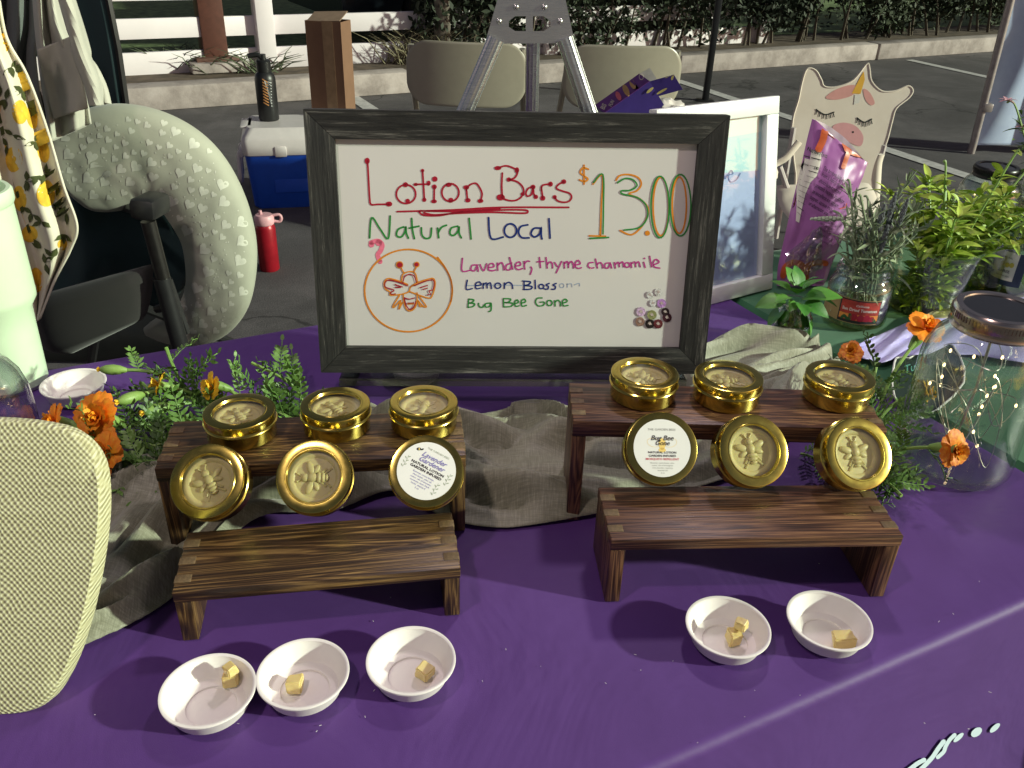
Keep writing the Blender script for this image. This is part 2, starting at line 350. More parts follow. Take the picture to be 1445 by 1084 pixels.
# ---- fence
fence = thing('rail_fence', 'white horizontal rail fence behind the kerb and the brown post', 'fence', kp(0, .62, .12), R_(29.5))
for z, h in ((.075, .15), (.30, .13), (.56, .17), (.83, .16)):
    for k in range(4):
        mb = MB(); mb.box((0, 0, 0), (2.36, .035, h), bev=.004); mb.build('rail', M_white, fence, Matrix.Translation((-4.7+k*2.4, 0, z)))
for k in range(5):
    mb = MB(); mb.box((0, 0, 0), (.125, .125, 1.15), bev=.006).box((0, 0, .59), (.15, .15, .03), bev=.006); mb.build('post', M_white, fence, Matrix.Translation((-5.9+k*2.4-.0, -.02, .56)))
# shift so that one post stands where the photograph shows it
bpy.context.view_layer.update()
pb = P(411, 112, .15); loc = fence.location; t_need = (pb-Vector(loc)).dot(KD); fence.location = Vector(loc)+KD*(t_need-(-5.9+2.4*2))
# ---- brown post, tree, tuft
b = P(305, 97, .13); post = thing('steel_post', 'brown square steel post bolted to a base plate beside the white fence', 'post', b, R_(29.5))
mb = MB(); mb.box((0, 0, 1.45), (.17, .17, 2.9), bev=.01); mb.build('column', C('brown_paint', (.10, .036, .026), .5, bump=.2, bscale=40), post)
mb = MB(); mb.box((0, 0, .035), (.40, .40, .07), bev=.012); mb.build('footing', M_conc, post)
mb = MB(); mb.box((0, 0, .08), (.30, .30, .03), bev=.004); mb.build('base_plate', C('rust_plate', (.12, .055, .04), .7), post)
b = P(624, 88, .125); tree = thing('young_tree', 'slim grey street tree trunk standing at the kerb left of the easel', 'tree', b)
mb = MB(); mb.tube([(0, 0, -.05), (.005, 0, .3), (-.02, 0, .9), (-.01, .01, 1.7), (.03, 0, 2.6)], [.085, .062, .056, .05, .04], 12)
for a in range(5): mb.tube([(0, 0, 1.8+a*.15), (.3*math.cos(a*2.1), .3*math.sin(a*2.1), 2.3+a*.15), (.6*math.cos(a*2.1+.2), .6*math.sin(a*2.1+.2), 2.9+a*.12)], [.03, .02, .01], 6)
mb.build('trunk', M_bark, tree)
def leafcloud(n, fn, size, seed, shape=(1, .45)):
    r = random.Random(seed); mb = MB()
    for i in range(n):
        c = fn(r); d = Vector((r.gauss(0, 1), r.gauss(0, 1), r.gauss(0, 1))).normalized(); e = d.orthogonal().normalized(); e.rotate(Matrix.Rotation(r.random()*TAU, 3, d)); sz = size*r.uniform(.6, 1.3)
        mb.add([c-e*sz*.5*shape[0], c+d.cross(e)*sz*shape[1]*.5, c+e*sz*.5, c-d.cross(e)*sz*shape[1]*.5], [(0, 1, 2, 3)], False)
    return mb
def crownpt(r):
    d = Vector((r.gauss(0, 1), r.gauss(0, 1), r.gauss(0, .8))).normalized(); return Vector((0, 0, 3.1))+d*r.uniform(.5, 1.0)*1.0
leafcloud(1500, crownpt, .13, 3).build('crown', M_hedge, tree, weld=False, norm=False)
def tuft(base, n, h, spread, label, mat, seed):
    r = random.Random(seed); mb = MB()
    for i in range(n):
        a = r.random()*TAU; l = r.uniform(.4, 1)*h; p = Vector((r.uniform(-1, 1)*spread*.5, r.uniform(-1, 1)*spread*.3, 0)); q = p+Vector((math.cos(a)*spread*.6, math.sin(a)*spread*.4, l))
        mb.tube([p, (p+q)/2+Vector((0, 0, l*.25)), q], [.006, .004, .001], 3, False)
    o = mb.build('grass_tuft', mat); o.location = base; tag(o, label, 'grass tuft'); return o
M_dry = C('dry_grass', (.22, .19, .12), .9, var=.4)
tuft(P(590, 88, .125), 130, .28, .5, 'dry grass tuft at the foot of the young tree trunk', M_dry, 1)
tuft(P(352, 100, .125), 60, .16, .45, 'low weeds right of the brown steel post base', C('weeds', (.10, .12, .07), .9), 2)
tuft(P(262, 100, .125), 50, .18, .4, 'low weeds left of the brown steel post base', MATS['weeds'], 5)
# ---- hedge shrubs
def shrub(base, w, h, seed, label, bare=.16, n=4200, size=.07, depth=.55, stems=7):
    r = random.Random(seed); t = thing('hedge_shrub', label, 'shrub', base, R_(29.5)); mb = MB()
    lobes = [(Vector((r.uniform(-.42, .42)*w, r.uniform(-.3, .3)*depth, r.uniform(bare+.12, h))), r.uniform(.16, .30)) for _ in range(16)]
    def f(r2):
        c, q = lobes[int(r2.random()*16)]; d = Vector((r2.gauss(0, 1), r2.gauss(0, 1), r2.gauss(0, 1))).normalized()*q*r2.random()**.35*1.15; d.y *= .8; p = c+d; p.z = max(p.z, bare*r2.random()+.02); return p
    leafcloud(n, f, size, seed+50).build('foliage', M_hedge, t, weld=False, norm=False)['kind'] = 'stuff'
    for k in range(stems):
        a = Vector((r.uniform(-.4, .4)*w, r.uniform(-.1, .1), -.02)); b2 = a+Vector((r.uniform(-.2, .2), r.uniform(-.1, .1), r.uniform(.35, .6)))
        mb.tube([a, (a+b2)/2+Vector((r.uniform(-.03, .03), 0, 0)), b2], [.016, .012, .006], 5)
    mb.build('stems', C('shrub_stem', (.10, .08, .06), .9), t)['kind'] = 'stuff'; return t
hl = ['dark clipped shrub just left of the easel head plate', 'dark shrub showing through the easel head plate openings', 'dark leggy shrub right of the easel head plate', 'dark shrub behind the right folding chair', 'dark shrub left of the thin black pole', 'dark shrub just right of the thin black pole',
      'dark shrub behind the left ear of the unicorn chair', 'dark shrub over the unicorn chair, right of its horn', 'dark shrub near the outer parking line', 'dark shrub beside the blue banner wall', 'rightmost dark shrub beyond the blue banner wall']
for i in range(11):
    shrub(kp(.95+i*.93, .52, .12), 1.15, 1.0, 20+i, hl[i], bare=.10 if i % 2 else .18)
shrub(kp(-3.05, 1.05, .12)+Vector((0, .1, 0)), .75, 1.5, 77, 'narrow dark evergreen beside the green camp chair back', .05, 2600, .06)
# ---- parked car behind the fence
cp = P(640, 84, 0); cp2 = P(853, 92, 0); cdv = (cp2-cp); cdv.z = 0; ca = R_(29.5)
cbase = kp((cp-K0).dot(KD)+1.15, 2.1, .0); car = thing('parked_car', 'dark parked car standing beyond the white fence and the hedge', 'car', cbase+Vector((0, 0, .12)), ca)
M_carp = C('dark_car_paint', (.02, .028, .04), .25, metal=.3)
prof = [(-2.15, .22), (-2.2, .6), (-1.95, .85), (-1.2, .92), (-.6, 1.38), (.75, 1.40), (1.35, .95), (2.0, .85), (2.2, .6), (2.18, .22), (1.62, .22)]+[(1.3+.36*math.cos(a), .3+.36*math.sin(a)) for a in [R_(x) for x in (0, 45, 90, 135, 180)]]+[(.94, .2), (-.94, .2)]+[(-1.3+.36*math.cos(a), .3+.36*math.sin(a)) for a in [R_(x) for x in (0, 45, 90, 135, 180)]]+[(-1.66, .22)]
mb = MB(); mb.prism([(x, -.85, z) for x, z in prof], (0, 1, 0), 1.7); mb.build('body', M_carp, car)
M_tyre = C('tyre_rubber', (.015, .015, .015), .8); M_rim = C('wheel_alloy', (.45, .45, .42), .3, metal=.8)
for sx in (-1.3, 1.3):
    for sy in (-.8, .8):
        Mx = Matrix.Translation((sx, sy, .31)) @ Matrix.Rotation(PI/2, 4, 'X'); w = bpy.data.objects.new('wheel', None); COL.objects.link(w); w.parent = car; w.matrix_basis = Mx
        mb = MB(); mb.lathe([(.2, -.09), (.30, -.09), (.315, -.05), (.315, .05), (.30, .09), (.2, .09), (.2, -.09)], 28); mb.build('tyre', M_tyre, w)
        mb = MB(); mb.lathe([(.2, -.085), (.2, .085)], 24); mb.lathe([(.005, .06), (.05, .07), (.05, .0)], 16)
        for k in range(5): mb.box((.115*math.cos(TAU*k/5), .115*math.sin(TAU*k/5), .04*(1 if sy < 0 else -1)), (.17, .045, .02), Matrix.Rotation(TAU*k/5, 3, 'Z'))
        mb.build('rim', M_rim, w)
mb = MB()
for s_ in (-1, 1): mb.prism([(-1.05, .853*s_, .95), (-.55, .853*s_, 1.32), (.68, .853*s_, 1.33), (1.1, .853*s_, .97)], (0, s_, 0), .003)
mb.build('side_window', C('dark_glass', (.01, .012, .015), .05), car)
# ================================================================== TABLES
tl0 = Vector((.111, .380, T)); TX = Vector((.8905, .455, 0)).normalized(); TY = Vector((-TX.y, TX.x, 0)); TD = .775; TA = math.atan2(TX.y, TX.x)
XR = .555; XL = -1.25
tab = thing('folding_table', 'long folding table hidden under the purple tablecloth', 'table', tl0+TX*((XL+XR)/2)+TY*TD/2-Vector((0, 0, T)), TA)
mb = MB(); mb.box((0, 0, T-.026), (XR-XL-.03, TD-.03, .035), bev=.006); mb.build('tabletop', C('table_plastic', (.6, .6, .57), .5), tab)
for sx in (-1, 1):
    for sy in (-1, 1):
        mb = MB(); mb.tube([(sx*.72, sy*.30, 0), (sx*.72, sy*.30, T-.03)], .014, 10); mb.build('leg', C('grey_steel', (.3, .3, .3), .4, metal=.7), tab)
def drape_fn(s, t):     # s: across profile (0 back hem .. 1 front hem), t along
    rr = .009; x = XL+(XR-XL)*t; back = .25; front = .70; arc = rr*PI/2
    L = back+arc+(TD-2*rr)+arc+front; d = s*L; hang = 0
    if d < back: y = TD; z = T-rr-(back-d); hang = back-d; sgn = 1
    elif d < back+arc: a = (d-back)/rr; y = TD-rr+rr*math.cos(a); z = T-rr+rr*math.sin(a); sgn = 1
    elif d < back+arc+TD-2*rr: y = TD-rr-(d-back-arc); z = T; sgn = 0
    elif d < L-front: a = (d-back-arc-(TD-2*rr))/rr; y = rr-rr*math.sin(a); z = T-rr+rr*math.cos(a); sgn = -1
    else: hang = d-(L-front); y = 0; z = T-rr-hang; sgn = -1
    if hang:
        y += sgn*(.10*hang+.05*min(1, hang*2.5)*(.5+.5*math.sin(t*31+.6*math.sin(t*9)))*min(1, hang*3)); x += (XR-.0-x)*0-.15*hang*max(0, (t-.5)/.5)**1.5*(sgn == -1)
    zz = .0007*noise.noise(Vector((x*9, y*9, 1)))+.0009*noise.noise(Vector((x*3+y*6, y*25, 4)))*(1 if y > .6 else .2)
    p = tl0+TX*x+TY*y; p.z = z+(zz if not hang else 0); return p
def smap():
    rr = .009; arc = rr*PI/2; segs = [(.25, 12), (arc, 5), (TD-2*rr, 60), (arc, 7), (.70, 26)]; L = sum(a for a, _ in segs); out = [0]; c = 0
    for a, n in segs:
        for i in range(n): out.append((c+a*(i+1)/n)/L)
        c += a
    return out
ss = smap(); mb = MB(); nu = 150; mb.add([drape_fn(s, i/nu) for s in ss for i in range(nu+1)], [(j*(nu+1)+i, j*(nu+1)+i+1, (j+1)*(nu+1)+i+1, (j+1)*(nu+1)+i) for j in range(len(ss)-1) for i in range(nu)])
pcloth = tag(mb.build('tablecloth', M_purple), 'smooth purple tablecloth draped over the long front table', 'tablecloth')
# lint on the cloth
rl = random.Random(5); mb = MB()
for k in range(46):
    x_, y_ = rl.uniform(60, 1400), rl.uniform(560, 1050); p_ = P(x_, y_, T+.0012); ln = rl.uniform(.0006, .0022); an_ = rl.random()*TAU; mb.tube([p_, p_+Vector((math.cos(an_)*ln, math.sin(an_)*ln, .0003))], .00022, 4)
tag(mb.build('lint', C('lint_fibre', (.6, .58, .6), .9)), kind='stuff')
# print on the front drape
bv = bvh_of([pcloth]); zz = lambda x, y: (1180+x/5.453, 900+y/5.453)
pr = [[(zz(*q)) for q in disc2d((1068, 719), 48, 18, 30, R_(-38))], [zz(*q) for q in disc2d((1210, 686), 50, 18, 20, R_(-42))], [zz(*q) for q in disc2d((930, 760), 50, 18, 18, R_(-42))]]
for st, w in (([(900, 740), (860, 780), (830, 830), (815, 870), (770, 912)], 30), ([(815, 790), (770, 850), (730, 910), (680, 965), (640, 1003)], 34), ([(665, 932), (610, 962), (560, 1000), (500, 1040)], 34)):
    pr += [[zz(*q) for q in p] for p in ribbon2d(spline([(*q, 0) for q in st], 4), w)]
polys_to('printed_lettering', pr, onto(bv, .0015), C('pale_blue_print', (.62, .74, .84), .5, var=.02), pcloth)
# green table to the right
gq = [P(1135, 452), P(1445, 672)]; ge = (gq[1]-gq[0]).normalized(); G0 = tl0+TX*(XR+.018)-TY*.10; GX = TX; GY = TY
gt = thing('side_table', 'folding table hidden under the green tablecloth', 'table', G0+GX*.5+GY*.435-Vector((0, 0, T)), TA)
mb = MB(); mb.box((0, 0, T-.028), (.94, .82, .035), bev=.006); mb.build('tabletop', MATS['table_plastic'], gt)
for sx in (-1, 1):
    for sy in (-1, 1): mb = MB(); mb.tube([(sx*.4, sy*.34, 0), (sx*.4, sy*.34, T-.03)], .014, 10); mb.build('leg', MATS['grey_steel'], gt)
def green_fn(u, v):
    x = -.28+1.35*u; y = -.40+1.72*v; x0, x1, y0, y1 = 0, 1.0, 0, .87; z = T-.002; ox = max(0, x0-x)+max(0, x-x1); oy = max(0, y0-y)+max(0, y-y1)
    cx = min(max(x, x0-.006), x1+.006); cy = min(max(y, y0-.006), y1+.006)
    h = max(ox, oy); z -= h; cy += (.012*math.sin(x*38))*min(1, oy*6)*(1 if y > y1 else -1); cx += (.006*math.sin(y*33))*min(1, ox*6)*(-1 if x < x0 else 1)
    z += .0012*noise.noise(Vector((x*8, y*8, 9)))
    p = G0+GX*cx+GY*cy; p.z = z; return p
mb = MB(); mb.grid(green_fn, 110, 120); gcloth = tag(mb.build('tablecloth', M_greencloth), 'plain green tablecloth under the herb jars at the right', 'tablecloth')
# ---- grey gauze runner
path = [P(-40, 905), P(70, 850), P(190, 760), P(330, 690), P(470, 655), P(600, 640), P(720, 655), P(840, 650), P(960, 600), P(1075, 530), P(1150, 500)]
wid = [.085, .085, .078, .075, .07, .085, .105, .10, .09, .080, .05]
sp = spline(path, 14); spw = spline([(w, 0, 0) for w in wid], 14)
def runner(u, v):
    i = u*(len(sp)-1); k = min(int(i), len(sp)-2); f = i-k; c = sp[k].lerp(sp[k+1], f); t = (sp[k+1]-sp[k]).normalized(); n = Vector((-t.y, t.x, 0)); w = spw[k].x*(1-f)+spw[k+1].x*f
    a = v*2-1; wob = .018*noise.noise(Vector((u*9, 3.1, a)))+.012*math.sin(u*31+a); q = c+n*(a*w+wob)
    fold = abs(noise.noise(Vector((u*9+a*1.4, a*3.2, 2))))*.026+.0014*noise.noise(Vector((u*30+a*6, a*7, 7)))+.016*max(0, math.sin(u*26+a*3.4))**3+.010*max(0, math.sin(a*7.5+u*9))**2
    edge = min(1, (1-abs(a))*5+.12); z = .0025+fold*edge*1.25+.0015*(1-edge)
    q.z = T+z; return q
mb = MB(); mb.grid(runner, 300, 56); run = tag(mb.build('fabric_runner', M_runner), 'crumpled grey green gauze runner winding behind the wooden risers', 'runner'); solid(run, .0006)
# ================================================================== WOODEN RISERS
RIS = {}
def riser(key, x, y, a, Wd, D, H, th, label, mat, leg=.0125):
    t = thing('wooden_riser', label, 'display riser', (x, y, T+.001), a, 'stained wooden display risers')
    mb = MB(); mb.box((0, 0, 0), (Wd, D, th), bev=.0010); mb.build('top_board', mat, t, Matrix.Translation((0, 0, H-th/2)))
    for s_ in (-1, 1):
        mb = MB(); mb.box((0, 0, 0), (H-th-.0003, D-.001, leg), bev=.0010)
        mb.build('leg_board', mat, t, Matrix.Translation((s_*(Wd/2-leg/2-.0004), 0, (H-th)/2)) @ Matrix.Rotation(PI/2, 4, 'Y'))
        for k in range(3):
            mb = MB(); mb.box((0, 0, 0), (leg, D*.12, th+.0008), bev=.0003); mb.build('finger_joint', M_end, t, Matrix.Translation((s_*(Wd/2-leg/2+.0004), (k-1)*D*.29, H-th/2)))
    RIS[key] = (Vector((x, y, T)), a, Wd, D, H); return t
riser('LR', .2015, .5797, .075, .242, .0716, .0668, .0105, 'shorter dark wooden riser in front of the right pair', M_wood2)
riser('LL', -.1488, .5306, .178, .2174, .0715, .0505, .0105, 'shorter dark wooden riser at the left with pale finger joints', M_wood)
riser('TR', .1944, .6789, .010, .2794, .0690, .1112, .0165, 'taller dark wooden riser at the right carrying three gold tins', M_wood2)
riser('TL', -.1734, .6410, .140, .2625, .0757, .0850, .0130, 'taller dark wooden riser at the left carrying three gold tins', M_wood)
# ================================================================== TINS
R0 = .0318
def bee_mesh():     # embossed bee relief, in the xy plane, head +y
    mb = MB(); z = .0008
    mb.ball((0, .0075, z), .0032, 8, (1, 1, .75)); mb.ball((0, .002, z), .0040, 8, (.9, 1.1, .7))
    for k, (yy, w) in enumerate(((-.0030, .0040), (-.0060, .0037), (-.0088, .0028))): mb.ball((0, yy, z), w, 8, (1.05, .5, .7))
    for s_ in (-1, 1):
        mb.ball((s_*.0072, .0040, z*.6), .0056, 8, (1.0, .50, .32), Matrix.Rotation(s_*R_(22), 4, 'Z')); mb.ball((s_*.0062, -.0008, z*.5), .0040, 8, (1.0, .5, .32), Matrix.Rotation(s_*R_(-28), 4, 'Z'))
        mb.tube([(s_*.001, .0100, z), (s_*.0028, .0128, z)], .0006, 5); mb.ball((s_*.003, .0132, z), .0009, 5)
        for k in range(2): mb.tube([(s_*.003, -.004-k*.003, z*.5), (s_*(.0068+k*.0005), -.0085-k*.0035, z*.3)], .0009, 5)
    return mb
def tin_proto():
    me = {}
    me['tin_base'] = MB().lathe([(.0001, .0001), (.0290, 0), (.0302, .0012), (.0302, .0128), (.0313, .0134), (.0318, .0142), (.0313, .0150), (.0300, .0154), (.0294, .0150), (.0294, .0016), (.0001, .0014)], 72).mesh('tin_base', M_gold)
    me['lid'] = MB().lathe([(.0317, .0152), (.0320, .0158), (.0312, .0166), (.0312, .0232), (.0308, .0240), (.0300, .0243), (.0238, .0240), (.0233, .0245), (.0228, .0245), (.0224, .0238), (.0221, .0226), (.0219, .0224), (.0219, .0214), (.0300, .0226), (.0306, .0222), (.0306, .0154), (.0317, .0152)], 72).mesh('lid', M_gold)
    me['window'] = MB().lathe([(.0001, .0226), (.0219, .0226)], 48).mesh('window', M_window)
    mb = MB().lathe([(.0001, .0170), (.0168, .0170), (.0178, .0182), (.0192, .0188), (.0212, .0186), (.0270, .0168), (.0290, .0130), (.0292, .0020), (.0001, .0018)], 48); me['lotion_bar'] = mb.mesh('lotion_bar', M_wax)
    mb = bee_mesh(); mb.v = [Vector((v.x*1.12, v.y*1.12, v.z*1.0+.0172)) for v in mb.v]; me['embossed_bee'] = mb.mesh('embossed_bee', M_wax)
    return me
TIN = tin_proto()
def tin(M, label, paper=None, bee_rot=0, wobble=0):
    t = thing('gold_tin', label, 'tin', group='gold tins of lotion bars'); t.matrix_world = M
    for k in ('tin_base', 'lid', 'window'): link(k, TIN[k], t)
    lb = link('lotion_bar', TIN['lotion_bar'], t); link('embossed_bee', TIN['embossed_bee'], lb, Matrix.Rotation(bee_rot, 4, 'Z'))
    if paper:
        z = .0246; mb = MB(); mb.lathe([(.0001, z), (.0247, z), (.0247, z-.0003)], 64); pl = mb.build('paper_label', C('label_paper', (.80, .80, .77), .5, var=.03), t)
        rot = paper['rot']; cr = Matrix.Rotation(rot, 3, 'Z')
        def mp(q, zz=z+.00012): return cr @ Vector((q[0]*.001, q[1]*.001, zz))
        for name, polys, m, lift in paper['items']: polys_to(name, polys, (lambda q, l=lift: mp(q, z+l)), m, pl)
    return t
M_grey = C('grey_ink', (.28, .28, .26), .6, var=0); M_redink = C('red_ink', (.62, .14, .16), .6, var=0); M_lavink = C('lavender_ink', (.22, .20, .48), .6, var=0); M_yel = C('yellow_ink', (.86, .62, .18), .6, var=0); M_oliv = C('sprig_ink', (.35, .40, .30), .6, var=0)
def lines(ls, y, dy, size, sx=1, bold=0): 
    o = []
    for i, l in enumerate(ls): o += shift(text2d(l, size, bold=bold, sx=sx), 0, y-i*dy)
    return o
beeY = [disc2d((0, 3.5), 3.0, 20, 5.0)]+[disc2d((0, -1.8), 3.2, 16, 2.0)]
wingo = ribbon2d(disc2d((7.5, 4.5), 5.5, 24, 3.6, R_(15)), .22, True)+ribbon2d(disc2d((-7.5, 4.5), 5.5, 24, 3.6, R_(-15)), .22, True)
lab_bug = dict(rot=R_(-2), items=[('bee_print', beeY, M_yel, .0001), ('wing_print', wingo, M_yel, .0001),
    ('brand_line', shift(text2d('THE GARDEN BEES', 2.5, sx=1.15), 0, 15), M_grey, .0002),
    ('script_title', shift(text2d('Bug Bee', 6.0, shear=.35, bold=.01), 0, 6.6)+shift(text2d('Gone', 5.6, shear=.35, bold=.01), 0, 2.4), M_ink, .0003),
    ('print_line', lines(['NATURAL LOTION', 'GARDEN INFUSED'], -4.6, 2.9, 2.5, 1.15, .02), M_ink, .0002), ('red_line', shift(text2d('MOSQUITO REPELLENT', 2.5, bold=.02, sx=1.1), 0, -10.3), M_redink, .0002),
    ('ingredient_lines', lines(['Beeswax, cocoa butter, olive,', 'castor, oils of lemongrass,', 'mint, lavender, rosemary,', 'essential oils', '2 oz'], -13.3, 2.1, 1.75), M_grey, .0002)])
sprg = []
for (cx, cy, sgn) in ((-19.5, -1, 1), (19.5, 1, -1), (14, -11, -1)):
    sprg += ribbon2d([(cx, cy-5), (cx+sgn*.6, cy), (cx, cy+6)], .25)
    for k in range(6): sprg.append(disc2d((cx+(1.2 if k % 2 else -1.2), cy-4+k*1.8), 1.3, 8, .45, R_(40 if k % 2 else 140)))
beeS = [disc2d((-14.5, 13.5), 1.9, 14, 1.3, R_(25))]
lab_lav = dict(rot=R_(-30), items=[('bee_print', beeS+[disc2d((-11.8, 14.6), 1.4, 10, .7, R_(50))], M_ink, .0002), ('bee_stripe', [disc2d((-14.3, 13.6), .5, 8, 1.2, R_(25))], M_yel, .0003),
    ('brand_line', shift(text2d('THE GARDEN BEES', 2.2, sx=1.1), 2, 17.2), MATS['sprig_ink'], .0002), ('sprig_print', sprg, M_oliv, .0001),
    ('script_title', shift(text2d('Lavender', 6.0, shear=.4, bold=.012), 1, 10)+shift(text2d('Gardener', 6.0, shear=.4, bold=.012), 1, 5.2), M_lavink, .0003),
    ('print_line', lines(['NATURAL LOTION', 'GARDEN INFUSED'], 1.3, 3.3, 3.1, 1.15, .03), M_ink, .0002),
    ('ingredient_lines', lines(['Beeswax, cocoa butter,', 'shea butter, olive oil,', 'castor, oils of lavender,', 'rosemary, mint, fresh', 'herbs, vitamin E', '2 oz'], -5.2, 2.4, 2.1), M_lavink, .0002)])
def up_tin(key, px, py, label, rot=0, br=0):
    H = RIS[key][4]; p = P(px, py, T+H+.018); tin(Matrix.Translation((p.x, p.y, T+H+.0016)) @ Matrix.Rotation(rot, 4, 'Z'), label, bee_rot=br)
up_tin('TL', 339, 590, 'gold tin lying flat at the left end of the left tall riser', .4, .3)
up_tin('TL', 474, 580, 'gold tin lying flat in the middle of the left tall riser', 1.2, -.4)
up_tin('TL', 598, 577, 'gold tin lying flat at the right end of the left tall riser', 2.2, .8)
up_tin('TR', 909, 536, 'gold tin lying flat at the left end of the right tall riser', .9, .2)
up_tin('TR', 1027, 540, 'gold tin lying flat in the middle of the right tall riser', 1.9, -.2)
up_tin('TR', 1183.5, 540, 'gold tin lying flat at the right end of the right tall riser', .2, .5)
def lean_tin(lo, hi, px, label, tilt=None, yaw=0, br=0, paper=None, dy=0):
    pl, al, _, Dl, Hl = RIS[lo]; ph, ah, _, Dh, Hh = RIS[hi]
    # solve x on the riser from the photograph column
    p = P(px, 640, T+Hl+.03); 
    # line of the tall riser's front edge
    d = Vector((math.cos(ah), math.sin(ah), 0)); n = Vector((-d.y, d.x, 0)); f0 = ph-n*Dh/2
    # foot line on the low riser
    x = p.x; yb = f0.y+(x-f0.x)*d.y/d.x; base = .0243
    foot = yb-.036-dy; th = math.atan2(yb-foot+.001, Hh-Hl)
    # axis points to camera side and up
    ax = Vector((math.sin(yaw)*math.cos(th), -math.cos(yaw)*math.cos(th), math.sin(th))); upv = Vector((0, math.sin(th), math.cos(th)))
    c = Vector((x, foot, T+Hl+.0018)) + Vector((0, math.sin(th), math.cos(th)))*R0
    zc = ax.normalized(); xc = Vector((0, 0, 1)).cross(zc); xc = -xc if xc.x < 0 else xc; xc.normalize(); yc = zc.cross(xc)
    M = Matrix(((xc.x, yc.x, zc.x, c.x), (xc.y, yc.y, zc.y, c.y), (xc.z, yc.z, zc.z, c.z), (0, 0, 0, 1)))
    tin(M, label, paper, br)
lean_tin('LL', 'TL', 327, 'gold tin with a white crumbled bar propped at the left end', yaw=-.12, br=.7)
lean_tin('LL', 'TL', 461, 'gold tin propped between the leftmost propped tin and the lavender label tin', yaw=.02, br=1.6)
lean_tin('LL', 'TL', 606, 'gold tin with a round Lavender Gardener paper label', yaw=.12, paper=lab_lav)
lean_tin('LR', 'TR', 927, 'gold tin with a round Bug Bee Gone paper label', yaw=.10, paper=lab_bug)
lean_tin('LR', 'TR', 1050, 'gold tin showing a yellow bee bar just right of the Bug Bee Gone tin', yaw=.22, br=.1)
lean_tin('LR', 'TR', 1192, 'gold tin showing a yellow bee bar propped at the far right end', yaw=.27, br=-.02)
# ================================================================== SAMPLE CUPS
cupm = MB().lathe([(.0001, .0010), (.0174, .0010), (.0177, .0026), (.0184, .0029), (.0238, .0036), (.0254, .0054), (.0299, .0172), (.0304, .0180), (.0305, .0190), (.0318, .0196), (.0330, .0194), (.0331, .0182), (.0318, .0178), (.0310, .0172), (.0268, .0048), (.0240, .0022), (.0200, .0010), (.0192, .0), (.0001, .0)], 72).mesh('paper_cup', M_cup)
def cup(p, label, s=1, rz=0):
    o = link('paper_cup', cupm); o.location = (p.x, p.y, T+.0008); o.scale = (s, s, s); o.rotation_euler = (0, 0, rz); tag(o, label, 'paper cup', 'white sample cups'); return o
def cube(p, z, r, label, seed, sc=(1, 1, 1)):
    rr = random.Random(seed); bm = bmesh.new(); bmesh.ops.create_cube(bm, size=1)
    for v in bm.verts: v.co = Vector((v.co.x*sc[0]*r*(1+rr.uniform(-.22, .22)), v.co.y*sc[1]*r*(1+rr.uniform(-.22, .22)), v.co.z*sc[2]*r*(1+rr.uniform(-.1, .1))))
    bmesh.ops.bevel(bm, geom=bm.edges[:]+bm.verts[:], offset=r*.10, segments=3, affect='EDGES'); bmesh.ops.subdivide_edges(bm, edges=bm.edges[:], cuts=1, use_grid_fill=True)
    for v in bm.verts: v.co += Vector((noise.noise(v.co*300), noise.noise(v.co*300+Vector((5, 0, 0))), noise.noise(v.co*300+Vector((0, 7, 0)))))*r*.05
    me = bpy.data.meshes.new('wax_sample'); bm.to_mesh(me); bm.free(); me.materials.append(M_wax2)
    o = link('wax_sample', me); o.location = (p[0], p[1], z+r*sc[2]*.5); o.rotation_euler = (rr.uniform(-.1, .1), rr.uniform(-.1, .1), rr.random()*3); tag(o, label, 'wax sample', 'samples in the cups'); return o
CL = [((299, 1000), 'white paper cup leftmost in the front row'), ((431, 976), 'white paper cup second from left in the front row'), ((581, 957), 'white paper cup in front of the right end of the left riser'), ((1022, 909), 'white paper cup in front of the right riser, left of two'), ((1163, 900), 'white paper cup at the right end of the front row')]
for (q, l) in CL: cup(P(*q), l)
cup(P(109, 563), 'empty white paper cup by the mint green tumbler and marigolds', 1.05); cup(P(588, 535), 'white paper cup standing under the whiteboard ledge', 1.0)
cube(P(325, 956, T+.01), T+.0042, .0110, 'amber wax sample stack in the leftmost front cup', 1); cube(P(326, 948, T+.018), T+.0165, .008, 'small amber wax chip on top of the sample in the leftmost cup', 6)
cube(P(416, 968, T+.006), T+.0030, .0105, 'small amber wax sample in the second cup from the left', 2)
cube(P(600, 949, T+.007), T+.0034, .0110, 'amber wax cube in the cup right of the left trio', 3, (1.15, .9, .9))
cube(P(1036, 902, T+.006), T+.0032, .0110, 'amber wax sample in the left of the two right hand cups', 4, (1, 1, 1)); cube(P(1044, 889, T+.014), T+.0152, .009, 'amber wax chip stacked on the sample in the left of the two right cups', 7)
cube(P(1190, 906, T+.007), T+.0036, .0135, 'amber wax cube in the rightmost front cup', 5, (1.25, .85, .85))
